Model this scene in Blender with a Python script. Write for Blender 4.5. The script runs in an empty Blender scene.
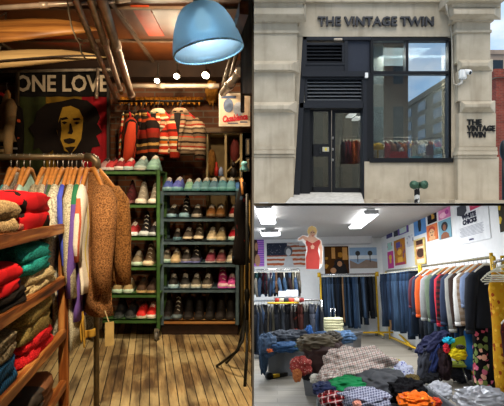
import bpy, bmesh, math, random
from mathutils import Vector, Matrix, noise, Euler

S = bpy.context.scene
COL = S.collection
PI = math.pi
F = 500.0                 # focal length in pixels of the 504 x 406 frame
CZ = 1.25                 # camera height above the left shop's floor
VX = Vector

# ------------------------------------------------------------------ colours and materials
def lin(h):
    h = h.lstrip('#')
    out = []
    for i in (0, 2, 4):
        c = int(h[i:i+2], 16) / 255
        out.append(c / 12.92 if c <= .04045 else ((c + .055) / 1.055) ** 2.4)
    return out
def rgba(h, k=1.0):
    c = lin(h)
    return (min(1, c[0]*k), min(1, c[1]*k), min(1, c[2]*k), 1)
_m = {}
class NT:
    def __init__(s, name):
        s.mat = bpy.data.materials.new(name); s.mat.use_nodes = True
        s.t = s.mat.node_tree; s.n = s.t.nodes; s.p = s.n['Principled BSDF']
        s.out = s.n['Material Output']
        s.tc = s.n.new('ShaderNodeTexCoord'); s.co = s.tc.outputs['Object']
    def new(s, ty, **kw):
        x = s.n.new(ty)
        for k, v in kw.items(): setattr(x, k, v)
        return x
    def l(s, a, b): s.t.links.new(a, b)
    def noise(s, scale, detail=3, vec=None, dist=0.0):
        x = s.new('ShaderNodeTexNoise'); x.inputs['Scale'].default_value = scale
        x.inputs['Detail'].default_value = detail; x.inputs['Distortion'].default_value = dist
        s.l(vec or s.co, x.inputs['Vector']); return x.outputs['Fac']
    def mapping(s, scale=(1,1,1), rot=(0,0,0), loc=(0,0,0), vec=None):
        x = s.new('ShaderNodeMapping'); x.inputs['Scale'].default_value = scale
        x.inputs['Rotation'].default_value = rot; x.inputs['Location'].default_value = loc
        s.l(vec or s.co, x.inputs['Vector']); return x.outputs['Vector']
    def ramp(s, fac, stops, interp='LINEAR'):
        x = s.new('ShaderNodeValToRGB'); cr = x.color_ramp; cr.interpolation = interp
        while len(cr.elements) < len(stops): cr.elements.new(.5)
        for e, (p, c) in zip(cr.elements, stops):
            e.position = p; e.color = c
        s.l(fac, x.inputs['Fac']); return x.outputs['Color']
    def mix(s, fac, a, b, mode='MIX'):
        x = s.new('ShaderNodeMix'); x.data_type = 'RGBA'; x.blend_type = mode
        for sock, v in ((x.inputs[0], fac), (x.inputs[6], a), (x.inputs[7], b)):
            if isinstance(v, bpy.types.NodeSocket): s.l(v, sock)
            else: sock.default_value = v
        return x.outputs[2]
    def math(s, op, a, b=0.0, c=None):
        x = s.new('ShaderNodeMath'); x.operation = op
        for i, v in enumerate((a, b) if c is None else (a, b, c)):
            if isinstance(v, bpy.types.NodeSocket): s.l(v, x.inputs[i])
            else: x.inputs[i].default_value = v
        return x.outputs[0]
    def xyz(s, vec=None):
        x = s.new('ShaderNodeSeparateXYZ'); s.l(vec or s.co, x.inputs[0]); return x.outputs
    def base(s, c):
        if isinstance(c, bpy.types.NodeSocket): s.l(c, s.p.inputs['Base Color'])
        else: s.p.inputs['Base Color'].default_value = c
    def set(s, rough=.7, metal=0, spec=.3):
        s.p.inputs['Roughness'].default_value = rough; s.p.inputs['Metallic'].default_value = metal
        s.p.inputs['Specular IOR Level'].default_value = spec
    def bump(s, fac, strength=.3, dist=.01):
        b = s.new('ShaderNodeBump'); b.inputs['Strength'].default_value = strength; b.inputs['Distance'].default_value = dist
        s.l(fac, b.inputs['Height']); s.l(b.outputs[0], s.p.inputs['Normal'])

def M(col, rough=.75, metal=0, var=.22, vs=18, bump=0, bs=90, spec=.3, name=None):
    key = ('M', col, rough, metal, var, vs, bump, bs, spec)
    if key in _m: return _m[key]
    t = NT(name or 'plain_' + col.strip('#')); t.set(rough, metal, spec)
    if var:
        f = t.noise(vs, 4)
        t.base(t.ramp(f, [(.25, rgba(col, 1-var)), (.75, rgba(col, 1+var))]))
    else: t.base(rgba(col))
    if bump: t.bump(t.noise(bs, 3), bump)
    _m[key] = t.mat; return t.mat
def knit(col, col2=None, s=160):                       # ribbed knit or tweed flecks
    key = ('knit', col, col2, s)
    if key in _m: return _m[key]
    t = NT('knit_' + col.strip('#')); t.set(.95, 0, .1)
    f = t.noise(s, 2); g = t.noise(9, 3)
    a = t.ramp(f, [(.35, rgba(col, .62)), (.65, rgba(col2 or col, 1.25))])
    t.base(t.mix(t.math('MULTIPLY', g, .5), a, rgba(col, .6)))
    t.bump(f, .6, .006); _m[key] = t.mat; return t.mat
def denim(col):
    key = ('denim', col)
    if key in _m: return _m[key]
    t = NT('denim_' + col.strip('#')); t.set(.9, 0, .15)
    f = t.noise(7, 4, t.mapping((3.5, 3.5, .4)))
    g = t.noise(140, 1)
    a = t.ramp(f, [(.3, rgba(col, .6)), (.55, rgba(col)), (.8, rgba(col, 1.9))])
    t.base(t.mix(t.math('MULTIPLY', g, .3), a, rgba(col, .5))); t.bump(f, .3, .01)
    _m[key] = t.mat; return t.mat
def stripes(name, stops, scale, axis='Z', wob=.0, rough=.9, off=0):     # repeating bands of colour
    key = ('st', name)
    if key in _m: return _m[key]
    t = NT(name); t.set(rough, 0, .1)
    v = t.xyz()[axis]
    v = t.math('MULTIPLY_ADD', t.noise(9, 2), wob, v)
    v = t.math('FRACT', t.math('MULTIPLY_ADD', v, scale, 10.0+off))
    c = t.ramp(v, [(p, rgba(h)) for p, h in stops], 'CONSTANT')
    n = t.noise(120, 2)
    t.base(t.mix(t.math('MULTIPLY', n, .35), c, (.02, .015, .01, 1))); t.bump(n, .3, .004)
    _m[key] = t.mat; return t.mat
def plaid(name, base, c1, c2, scale, ax=('X', 'Z'), wid=.3):
    key = ('pl', name)
    if key in _m: return _m[key]
    t = NT(name); t.set(.9, 0, .1)
    o = t.xyz(t.mapping((1,1,1), (.25,.2,.3)))
    def band(a, off, w):
        v = t.math('FRACT', t.math('MULTIPLY_ADD', o[a], scale, 10+off)); return t.math('LESS_THAN', v, w)
    c = t.mix(t.math('MULTIPLY', band(ax[0], 0, wid), .65), rgba(base), rgba(c1))
    c = t.mix(t.math('MULTIPLY', band(ax[1], 0, wid), .65), c, rgba(c1))
    c = t.mix(t.math('MULTIPLY', band(ax[0], .5, wid*.4), .8), c, rgba(c2))
    c = t.mix(t.math('MULTIPLY', band(ax[1], .5, wid*.4), .8), c, rgba(c2))
    t.base(c); _m[key] = t.mat; return t.mat
def floral(name, base, cols, scale, cover=.5):
    key = ('fl', name)
    if key in _m: return _m[key]
    t = NT(name); t.set(.9, 0, .1)
    v = t.new('ShaderNodeTexVoronoi'); v.inputs['Scale'].default_value = scale; t.l(t.co, v.inputs['Vector'])
    x = t.xyz(v.outputs['Color'])
    n = len(cols)
    c = t.ramp(x['X'], [(i / n, rgba(h)) for i, h in enumerate(cols)], 'CONSTANT')
    m = t.math('LESS_THAN', t.math('MULTIPLY_ADD', t.noise(scale*3, 2), .3, v.outputs['Distance']), cover)
    t.base(t.mix(m, rgba(base), c)); _m[key] = t.mat; return t.mat
def wood(name, cols, axis='X', s=1.0, rough=.6, bump=.3):
    key = ('wood', name)
    if key in _m: return _m[key]
    t = NT(name); t.set(rough, 0, .35)
    sc = {'X': (1.5, 22, 22), 'Y': (22, 1.5, 22), 'Z': (22, 22, 1.5)}[axis]
    f = t.noise(s, 6, t.mapping(sc), .6)
    g = t.noise(4, 5)
    c = t.ramp(f, [(.3, rgba(cols[0])), (.5, rgba(cols[1])), (.72, rgba(cols[2]))])
    t.base(t.mix(t.math('MULTIPLY', g, .5), c, rgba(cols[0], .7))); t.bump(f, bump, .004)
    _m[key] = t.mat; return t.mat
def glow(col, k, name='glow'):
    key = ('glow', col, k)
    if key in _m: return _m[key]
    t = NT(name); t.p.inputs['Emission Color'].default_value = rgba(col); t.p.inputs['Emission Strength'].default_value = k
    t.base((.8, .8, .8, 1)); _m[key] = t.mat; return t.mat
def glass(name, tint, refl=.3, rough=.02, alpha_tint='#ffffff'):
    key = ('glass', name)
    if key in _m: return _m[key]
    t = NT(name)
    tr = t.new('ShaderNodeBsdfTransparent'); tr.inputs[0].default_value = rgba(alpha_tint)
    gl = t.new('ShaderNodeBsdfGlossy'); gl.inputs[0].default_value = rgba(tint); gl.inputs[1].default_value = rough
    mx = t.new('ShaderNodeMixShader'); mx.inputs[0].default_value = refl
    t.l(tr.outputs[0], mx.inputs[1]); t.l(gl.outputs[0], mx.inputs[2]); t.l(mx.outputs[0], t.out.inputs[0])
    _m[key] = t.mat; return t.mat

# ------------------------------------------------------------------ mesh builder
class MB:
    def __init__(s): s.v = []; s.f = []; s.mi = []; s.m = 0
    def add(s, vs, fs, mtx=None):
        b = len(s.v)
        s.v += [tuple(mtx @ VX(v)) if mtx else tuple(v) for v in vs]
        for f in fs: s.f.append(tuple(b + i for i in f)); s.mi.append(s.m)
        return s
    def box(s, c, d, mtx=None, rz=0):
        x, y, z = d[0]/2, d[1]/2, d[2]/2
        R = Matrix.Translation(VX(c)) @ Matrix.Rotation(rz, 4, 'Z')
        if mtx: R = mtx @ R
        return s.add([(-x,-y,-z),(x,-y,-z),(x,y,-z),(-x,y,-z),(-x,-y,z),(x,-y,z),(x,y,z),(-x,y,z)],
              [(0,3,2,1),(4,5,6,7),(0,1,5,4),(1,2,6,5),(2,3,7,6),(3,0,4,7)], R)
    def span(s, a, b): # box between two corners
        a, b = VX(a), VX(b)
        return s.box((a+b)/2, [abs(b[i]-a[i]) for i in range(3)])
    def hexa(s, p):    # 8 corners: bottom ring 0-3, top ring 4-7
        return s.add(p, [(0,3,2,1),(4,5,6,7),(0,1,5,4),(1,2,6,5),(2,3,7,6),(3,0,4,7)])
    def beam(s, a, b, w, h, up=(0,0,1)):
        a, b = VX(a), VX(b); d = (b-a).normalized(); r = d.cross(VX(up)).normalized() * w/2; u = r.cross(d).normalized() * h/2
        return s.hexa([a-r-u, a+r-u, b+r-u, b-r-u, a-r+u, a+r+u, b+r+u, b-r+u])
    def prism(s, pts, ex):
        pts = [VX(p) for p in pts]; n = len(pts); ex = VX(ex)
        return s.add(pts + [p+ex for p in pts], [tuple(range(n))[::-1], tuple(range(n, 2*n))] + [(i, (i+1) % n, n+(i+1) % n, n+i) for i in range(n)])
    def tube(s, pts, r, n=8, flat=1.0, fdir=None):
        pts = [VX(p) for p in pts]; rs = r if isinstance(r, (list, tuple)) else [r]*len(pts)
        vs, fs = [], []; pu = None
        for i, p in enumerate(pts):
            d = (pts[min(i+1, len(pts)-1)] - pts[max(i-1, 0)]).normalized()
            ref = VX(fdir) if fdir else (pu or (VX((0,0,1)) if abs(d.z) < .9 else VX((1,0,0))))
            u = (ref - d*ref.dot(d)); u = u.normalized() if u.length > 1e-6 else VX((1,0,0)).cross(d).normalized()
            pu = u; w = d.cross(u)
            for k in range(n):
                a = 2*PI*k/n; vs.append(p + u*math.cos(a)*rs[i]*flat + w*math.sin(a)*rs[i])
        for i in range(len(pts)-1):
            for k in range(n):
                fs.append((i*n+k, i*n+(k+1) % n, (i+1)*n+(k+1) % n, (i+1)*n+k))
        fs.append(tuple(range(n))[::-1]); fs.append(tuple((len(pts)-1)*n+k for k in range(n)))
        return s.add(vs, fs)
    def rings(s, rings, cap=True):
        n = len(rings[0]); vs = [v for r in rings for v in r]; fs = []
        for i in range(len(rings)-1):
            for k in range(n): fs.append((i*n+k, i*n+(k+1) % n, (i+1)*n+(k+1) % n, (i+1)*n+k))
        if cap: fs.append(tuple(range(n))[::-1]); fs.append(tuple((len(rings)-1)*n+k for k in range(n)))
        return s.add(vs, fs)
    def lathe(s, prof, c=(0,0,0), n=20, mtx=None, cap=True):
        b = len(s.v)
        R = Matrix.Translation(VX(c)) @ (mtx or Matrix.Identity(4))
        return s.rings([[R @ VX((r*math.cos(2*PI*k/n), r*math.sin(2*PI*k/n), z)) for k in range(n)] for r, z in prof], cap)
    def ell(s, c, r, n=14, m=9, e=1.0, nz=0, nf=3.0, seed=0, mtx=None, fold=0):
        sg = lambda v: math.copysign(abs(v)**e, v)
        rs = []
        for i in range(m+1):
            ph = -PI/2 + PI*(i+.001)/(m+.002); ring = []
            for k in range(n):
                th = 2*PI*k/n
                d = VX((sg(math.cos(ph))*sg(math.cos(th)), sg(math.cos(ph))*sg(math.sin(th)), sg(math.sin(ph))))
                q = d*nf*.5 + VX((seed*7.31, seed*3.7, seed*1.9)); g = 1.0
                if nz: g += nz*noise.noise(q*1.3)
                if fold: g += fold*(.25 - abs(noise.noise(VX((q.x*1.7, q.y*1.7, q.z*2.4)) + VX((seed, 0, 3))))*2)
                ring.append(VX((d.x*r[0]*g, d.y*r[1]*g, d.z*r[2]*g)))
            rs.append(ring)
        R = Matrix.Translation(VX(c)) @ (mtx or Matrix.Identity(4))
        return s.rings([[R @ v for v in ring] for ring in rs])
    def sheet(s, fn, nu, nv, th=0):
        vs = [fn(i/nu, j/nv) for j in range(nv+1) for i in range(nu+1)]
        fs = [(j*(nu+1)+i, j*(nu+1)+i+1, (j+1)*(nu+1)+i+1, (j+1)*(nu+1)+i) for j in range(nv) for i in range(nu)]
        return s.add(vs, fs)
    def mesh(s, name, mats, smooth=False, bevel=0):
        me = bpy.data.meshes.new(name); me.from_pydata(s.v, [], s.f)
        mats = mats if isinstance(mats, (list, tuple)) else [mats]
        for m in mats: me.materials.append(m)
        if len(mats) > 1: me.polygons.foreach_set('material_index', s.mi)
        bm = bmesh.new(); bm.from_mesh(me); bmesh.ops.recalc_face_normals(bm, faces=bm.faces)
        if bevel:
            bmesh.ops.bevel(bm, geom=[e for e in bm.edges if len(e.link_faces) == 2 and e.calc_face_angle(0) > .6], offset=bevel, segments=2, affect='EDGES', clamp_overlap=True)
        bm.to_mesh(me); bm.free()
        if smooth:
            me.polygons.foreach_set('use_smooth', [True]*len(me.polygons))
        me.update(); return me

# ------------------------------------------------------------------ scene tree
FR = Matrix.Identity(4)                                  # the standing frame of the place being built
def tag(o, label=None, cat=None, group=None, kind=None):
    if label: o['label'] = label
    if cat: o['category'] = cat
    if group: o['group'] = group
    if kind: o['kind'] = kind
    return o
def thing(name, label, cat, loc=(0,0,0), rz=0, group=None, rot=None):
    o = bpy.data.objects.new(name, None); COL.objects.link(o); o.empty_display_size = .05
    o.matrix_world = FR @ Matrix.Translation(VX(loc)) @ (rot or Matrix.Rotation(rz, 4, 'Z'))
    return tag(o, label, cat, group)
def part(mb, name, mat, parent, label=None, smooth=False, bevel=0, mods=()):
    me = mb if isinstance(mb, bpy.types.Mesh) else mb.mesh(name, mat, smooth, bevel)
    o = bpy.data.objects.new(name, me); COL.objects.link(o); o.parent = parent
    if label: o['label'] = label
    domods(o, mods); return o
def domods(o, mods):
    for k, v in mods:
        if k == 'solid': m = o.modifiers.new('solid', 'SOLIDIFY'); m.thickness = v; m.offset = 0
        if k == 'sub': m = o.modifiers.new('sub', 'SUBSURF'); m.levels = m.render_levels = v
def solo(mb, name, mat, label, cat, loc=(0,0,0), rz=0, group=None, smooth=False, bevel=0, rot=None, mods=()):
    o = bpy.data.objects.new(name, mb.mesh(name, mat, smooth, bevel)); COL.objects.link(o)
    o.matrix_world = FR @ Matrix.Translation(VX(loc)) @ (rot or Matrix.Rotation(rz, 4, 'Z'))
    domods(o, mods); return tag(o, label, cat, group)
def struct(mb, name, mat, parent=None, smooth=False, bevel=0, clip=False):
    me = mb.mesh(name, mat, smooth, bevel)
    o = bpy.data.objects.new(name, me); COL.objects.link(o)
    if parent: o.parent = parent
    else: o.matrix_world = FR.copy(); o['kind'] = 'structure'
    if clip: cut(o)
    return o
def sroot(name):
    o = bpy.data.objects.new(name, None); COL.objects.link(o); o.matrix_world = FR.copy(); o['kind'] = 'structure'; return o
def cut(o, z=CZ-.013):                                   # the upper floor's slab ends the lower room's walls and posters
    inv = (o.matrix_world if not o.parent else o.parent.matrix_world).inverted()
    bm = bmesh.new(); bm.from_mesh(o.data)
    co = inv @ VX((0, 0, z)); no = (inv.to_3x3() @ VX((0, 0, 1))).normalized()
    r = bmesh.ops.bisect_plane(bm, geom=bm.verts[:]+bm.edges[:]+bm.faces[:], plane_co=co, plane_no=no, clear_outer=True)
    bmesh.ops.holes_fill(bm, edges=[e for e in bm.edges if e.is_boundary], sides=0)
    bm.to_mesh(o.data); bm.free()
def text(mb, txt, size, mtx, depth=.004, bold=0, sx=1.0, align='CENTER', shear=0):
    c = bpy.data.curves.new('lettering', 'FONT'); c.body = txt; c.size = size; c.extrude = depth; c.offset = bold; c.shear = shear
    c.align_x = align; c.align_y = 'CENTER'; c.resolution_u = 2
    o = bpy.data.objects.new('lettering', c); COL.objects.link(o)
    me = bpy.data.meshes.new_from_object(o)
    mb.add([(v.co.x*sx, v.co.y, v.co.z) for v in me.vertices], [tuple(p.vertices) for p in me.polygons], mtx)
    bpy.data.objects.remove(o); bpy.data.curves.remove(c); bpy.data.meshes.remove(me)
    return mb
XZ = Matrix.Rotation(PI/2, 4, 'X')                       # text plane facing -Y
def P(px, py, y): return VX(((px-252)*y/F, y, CZ + (203-py)*y/F))
ORD = 'first second third fourth fifth sixth seventh eighth ninth tenth eleventh twelfth thirteenth fourteenth fifteenth sixteenth seventeenth eighteenth nineteenth twentieth'.split()
def nth(i): 
    if i < 20: return ORD[i]
    return ('twenty-' + ORD[i-20]) if i < 29 else 'thirtieth' if i == 29 else ('thirty-' + ORD[i-30])

# ------------------------------------------------------------------ clothes and shoes
def ringz(z, hy, hx, n, rip=0, ph=0, k=5, cx=0, cy=0):
    r = []
    for i in range(n):
        a = 2*PI*i/n; g = 1 + rip*math.sin(k*a + ph) + rip*.5*math.sin((k*2-1)*a - 2*ph)
        r.append(VX((cx + hx*math.sin(a)*g, cy + hy*math.cos(a)*(1+.3*(g-1)), z)))
    return r
def hanger(root, w, hm, hook, parent_name='hanger'):
    b = MB(); b.tube([(0,-w*.46,-.19), (0,-w*.25,-.13), (0,-.03,-.078), (0,.03,-.078), (0,w*.25,-.13), (0,w*.46,-.19)], [.008,.012,.013,.013,.012,.008], 6, flat=1.5, fdir=(0,0,1))
    h = part(b, 'hanger', hm, root, smooth=True)
    t = MB(); t.tube([(0,0,-.075), (0,0,-.03), (0,.016,-.012), (0,.012,.008), (0,-.004,.013), (0,-.016,.002)], .003, 5)
    part(t, 'hook', hook, h, smooth=True)
    return h
def garment(name, label, cat, loc, rz, w, L, T, mat, sl=.5, hm=None, group=None, flare=1.0, collar=None, seed=0, tilt=0, smat=None, cuff=None, front=None):
    r = random.Random(seed)
    root = thing(name, label, cat, loc, group=group, rot=Matrix.Rotation(rz, 4, 'Z') @ Matrix.Rotation(tilt, 4, 'X'))
    n = 24; ph = r.uniform(0, 6); B = MB(); rs = []
    prof = [(-.09, .05, .36), (-.10, .065, .5), (-.145, w*.32, .6), (-.20, w*.48, .66), (-.26, w*.5, .85), (-.33, w*.47, 1.0)]
    z0 = -.33; steps = 7
    for i in range(1, steps+1):
        u = i/steps; prof.append((z0 + (-L - z0)*u, w*(.47 + (.5*flare-.47)*u), 1.0 + .25*u))
    for j, (z, hy, t) in enumerate(prof):
        rip = 0 if j < 4 else .05 + .16*(j-3)/(len(prof)-3)
        zz = z + (0 if j < len(prof)-1 else 0)
        rs.append(ringz(zz, hy, T*.5*t, n, rip, ph + j*.12, 5, cx=.01*math.sin(j+ph)))
    B.rings(rs); part(B, 'body', mat, root, smooth=True)
    if sl:
        for sd in (-1, 1):
            q = MB(); y0 = sd*w*.44; k = r.uniform(-.3, .3)
            pts = [(0, y0*.86, -.19), (0, y0*1.1, -.25), (k*.06, y0*1.24, -.25-sl*.35), (k*.12, y0*1.28, -.25-sl*.7), (k*.16+.01, y0*1.27, -.25-sl)]
            q.tube(pts, [.05, .075, .066, .058, .048], 10, flat=max(.3, min(1.0, T*7.5)), fdir=(1,0,0)); so = part(q, 'sleeve', smat or mat, root, smooth=True)
            if cuff:
                q = MB(); q.tube([VX(pts[-1])+VX((0,0,.03)), VX(pts[-1])-VX((0,0,.012))], [.053, .051], 10, flat=max(.3, min(1.0, T*7.5)), fdir=(1,0,0)); part(q, 'cuff', cuff, so, smooth=True)
    if collar:
        q = MB(); q.rings([ringz(-.125, .10, T*.42, 14), ringz(-.085, .075, T*.34+.012, 14), ringz(-.07, .06, T*.28, 14)]); part(q, 'collar', collar, root, smooth=True)
    if front:                                               # open front edges of a jacket
        for sd in (-1, 1):
            q = MB(); d = T*.5 + .012
            q.tube([(d*.75, sd*.03, -.10), (d*.95, sd*.055, -.2), (d*1.05, sd*.035, -.32), (d*1.18, sd*.022, -L*.8), (d*1.22, sd*.02, -L+.01)], [.016, .03, .022, .014, .012], 8, flat=.45, fdir=(1,0,0)); part(q, 'lapel', front, root, smooth=True)
        q = MB(); q.tube([(T*.5+.012, 0, -.13), (T*.5+.018, 0, -.34), (T*.55+.022, 0, -L+.02)], [.035, .016, .012], 8, flat=.3, fdir=(1,0,0)); part(q, 'front_opening', M('#120d0b', .95), root, smooth=True)
    hanger(root, w, hm or WOODH, STEEL)
    return root
def jeans(label, loc, rz, w, L, T, mat, group, seed=0, hm=None):
    r = random.Random(seed); root = thing('jeans', label, 'jeans', loc, rz, group)
    B = MB(); ph = r.uniform(0, 6); top = -.07
    B.rings([ringz(top, w*.45, T*.4, 16), ringz(top-.1, w*.47, T*.5, 16, .05, ph), ringz(top-.24, w*.5, T*.55, 16, .08, ph)])
    for sd in (-1, 1):
        k = r.uniform(-.02, .02)
        B.tube([(0, sd*w*.25, top-.16), (k*.3, sd*w*.26, top-.4), (k, sd*w*.27, -L*.7), (k*1.6, sd*(w*.27+.01), -L)], [T*.55, T*.52, T*.42, T*.46], 10, flat=max(.6, w*.25/(T*.55)), fdir=(0,1,0))
    part(B, 'denim_legs', mat, root, smooth=True)
    q = MB(); q.rings([ringz(top-.035, w*.46, T*.43, 16), ringz(top+.004, w*.455, T*.42, 16)]); part(q, 'waistband', mat, root, smooth=True)
    h = MB(); h.beam((0,-w*.42,top+.012), (0,w*.42,top+.012), .012, .016)
    for sd in (-1, 1): h.box((0, sd*w*.3, top-.005), (.02, .03, .045))
    ho = part(h, 'hanger', hm or PLAST, root)
    t = MB(); t.tube([(0,0,top+.01), (0,0,-.02), (0,.014,-.004), (0,.008,.012), (0,-.008,.010)], .003, 5); part(t, 'hook', STEEL, ho, smooth=True)
    return root
_sh = {}
def shoe_mesh(kind, which, mat):
    key = (kind, which, mat.name)
    if key in _sh: return _sh[key]
    B = MB(); L = .275; hi = kind == 'high'
    hw = lambda u: .034 + .014*math.sin(PI*min(1, u*1.15)**.8) - .010*max(0, u-.8)*5*max(0, u-.8)*5*.4   # 0 heel, 1 toe
    def outline(u):  # half width at station u
        if u < .08: return .034*math.sqrt(max(0, 1-((.08-u)/.08)**2))*.96 + .004
        if u > .84: return .045*math.sqrt(max(0.0, 1-((u-.84)/.165)**2)) + .002
        return .034 + .012*math.sin((u-.08)/.76*PI*.5)
    st = [0, .02, .06, .12, .2, .3, .42, .55, .68, .78, .86, .92, .97, 1]
    Y = lambda u: L*(.5-u)
    if which == 'sole':
        for zs, g in ((0.0, 1.0),):
            ring = [(outline(u)*1.06, Y(u)) for u in st] + [(-outline(u)*1.06, Y(u)) for u in reversed(st)]
            B.prism([(x, y, 0) for x, y in ring], (0, 0, .028))
    elif which == 'upper':
        rs = []
        for u in st:
            h = (.085 if not hi else .135) if u < .3 else None
            if h is None: h = .085*(1-(u-.3)/.7)**.75 + .042 if not hi else .135*(1-min(1,(u-.3)/.35))+.05*(1-(u-.3)/.7)+.04
            if u > .9: h = h*(1-((u-.9)/.1)**2*.55)
            if u < .05: h *= .85
            w = outline(u); top = .55 if u < .4 else .8
            ring = []
            for k in range(9):
                a = PI*k/8; cx = math.cos(a); sn = math.sin(a)
                ring.append(VX((w*cx*(1 - (1-top)*sn*.6), Y(u), .02 + (h-.02)*sn**.7)))
            rs.append(ring)
        vs = [v for r_ in rs for v in r_]; fs = []
        for i in range(len(rs)-1):
            for k in range(8): fs.append((i*9+k, i*9+k+1, (i+1)*9+k+1, (i+1)*9+k))
        fs += [tuple(range(9)), tuple((len(rs)-1)*9+k for k in range(9))]
        B.add(vs, fs)
    elif which == 'toe_cap':
        rs = []
        for u in (.80, .86, .92, .97, 1.003):
            w = outline(min(u, 1))*1.04+.001; h = .046 * (1-((max(u,.86)-.86)/.145)**2*.5)
            rs.append([VX((w*math.cos(PI*k/8), Y(u)-.002, .016 + (h-.014)*math.sin(PI*k/8)**.7)) for k in range(9)])
        vs = [v for r_ in rs for v in r_]; fs = []
        for i in range(len(rs)-1):
            for k in range(8): fs.append((i*9+k, i*9+k+1, (i+1)*9+k+1, (i+1)*9+k))
        fs.append(tuple((len(rs)-1)*9+k for k in range(9))); B.add(vs, fs)
    elif which == 'laces':
        for i, u in enumerate((.40, .48, .56, .64)):
            z = (.085*(1-(u-.3)/.7)**.75 + .046) if not hi else .135*(1-min(1,(u-.3)/.35))+.05*(1-(u-.3)/.7)+.046
            B.tube([(-.022, Y(u)+.006, z-.012), (0, Y(u), z+.001), (.022, Y(u)-.006, z-.012)], .004, 5)
    elif which == 'opening':
        zt = .086 if not hi else .135
        B.lathe([(.020, 0), (.030, .004), (.026, .012), (.018, .006)], (0, L*.26, zt-.006), 12, Matrix.Diagonal((.85, 1.5, 1, 1)))
    _sh[key] = B.mesh(which, mat, which != 'sole', .004 if which == 'sole' else 0); return _sh[key]
def shoe(label, loc, rz, upper, sole, group, kind='low', toe=None, lace='#c9c2b2', cat='shoe', name='sneaker', sc=1.0):
    root = thing(name, label, cat, loc, rz, group); root.scale = (sc, sc, sc)
    part(shoe_mesh(kind, 'upper', M(upper, .7, var=.3, vs=30)), 'upper', None, root)
    part(shoe_mesh(kind, 'sole', M(sole, .5, var=.12)), 'sole', None, root)
    if toe: part(shoe_mesh(kind, 'toe_cap', M(toe, .5, var=.12)), 'toe_cap', None, root)
    part(shoe_mesh(kind, 'laces', M(lace, .8, var=0)), 'laces', None, root)
    part(shoe_mesh(kind, 'opening', M('#14110f', .9, var=0)), 'opening', None, root)
    return root
def folded(label, loc, rot, L, D, H, mat, group, seed=0, name='folded_sweater', stripe=None, cat='sweater'):
    root = thing(name, label, cat, loc, group=group, rot=rot)
    for k in range(2):                                    # two soft layers, the upper folded over the lower
        B = MB(); B.ell((0.004*k, 0.006*k, H*(.27 + .46*k)), (L*.5*(1-.03*k), D*.5*(1-.02*k), H*.34), 40, 14, .5, .10, 4, seed+k*3, fold=.06)
        o = part(B, 'fold', mat, root, smooth=True)
    if stripe:
        B = MB()
        B.tube([(-L*.42, -D*.47, H*.55), (-L*.2, -D*.515, H*.62), (L*.1, -D*.515, H*.6), (L*.42, -D*.46, H*.52)], .008, 6); part(B, 'stripe_trim', stripe, root, smooth=True)
    return root
def heap(name, label, cat, c, r, mat, seed, group=None, nz=.22, fold=.28, rz=0, e=.85, nf=4.0, ry=0):
    B = MB(); B.ell((0, 0, 0), r, 44, 26, e, nz, nf, seed, fold=fold)
    return solo(B, name, mat, label, cat, c, rz, group, smooth=True, rot=Matrix.Rotation(rz, 4, 'Z') @ Matrix.Rotation(ry, 4, 'Y'), mods=(('sub', 1),))

STEEL = M('#8d8a85', .35, 1, .1); WOODH = M('#b5793c', .5, 0, .25); PLAST = M('#d9d4c2', .4, 0, .08)
BLACKM = M('#15140f', .45, .3, .1)
# =================================================================== the camera, the world
cam = bpy.data.cameras.new('camera'); camo = bpy.data.objects.new('camera', cam); COL.objects.link(camo)
cam.sensor_width = 36; cam.sensor_fit = 'HORIZONTAL'; cam.lens = 36*F/504; cam.clip_start = .05; cam.clip_end = 400
camo.location = (0, 0, CZ); camo.rotation_euler = (PI/2, 0, 0); S.camera = camo
S.view_settings.view_transform = 'Standard'; S.view_settings.look = 'None'; S.view_settings.gamma = 1; S.view_settings.exposure = 0
S.cycles.max_bounces = 8; S.cycles.sample_clamp_indirect = 6
W = bpy.data.worlds.new('sky'); S.world = W; W.use_nodes = True
nt = W.node_tree; bg = nt.nodes['Background']
tc = nt.nodes.new('ShaderNodeTexCoord'); mp = nt.nodes.new('ShaderNodeMapping'); mp.inputs['Scale'].default_value = (1, 1, 2.2)
nz = nt.nodes.new('ShaderNodeTexNoise'); nz.inputs['Scale'].default_value = 3.2; nz.inputs['Detail'].default_value = 7; nz.inputs['Roughness'].default_value = .55
rp = nt.nodes.new('ShaderNodeValToRGB'); cr = rp.color_ramp
cr.elements[0].position = .44; cr.elements[0].color = (.36, .58, .86, 1); cr.elements[1].position = .60; cr.elements[1].color = (.88, .91, .95, 1)
nt.links.new(tc.outputs['Generated'], mp.inputs[0]); nt.links.new(mp.outputs[0], nz.inputs['Vector'])
nt.links.new(nz.outputs['Fac'], rp.inputs[0]); nt.links.new(rp.outputs[0], bg.inputs[0]); bg.inputs[1].default_value = 1.25

def lamp(kind, name, loc, energy, col='#ffffff', aim=None, size=.1, sy=None, spot=60, blend=.5):
    d = bpy.data.lights.new(name, kind); d.energy = energy; d.color = lin(col)
    if kind == 'AREA':
        d.size = size
        if sy: d.shape = 'RECTANGLE'; d.size_y = sy
    elif kind == 'SUN': d.angle = size
    else: d.shadow_soft_size = size
    if kind == 'SPOT': d.spot_size = math.radians(spot); d.spot_blend = blend
    o = bpy.data.objects.new(name, d); COL.objects.link(o)
    m = Matrix.Translation(VX(loc))
    if aim is not None: m = m @ (VX(aim)-VX(loc)).to_track_quat('-Z', 'Y').to_matrix().to_4x4()
    o.matrix_world = FR @ m; return o

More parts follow.
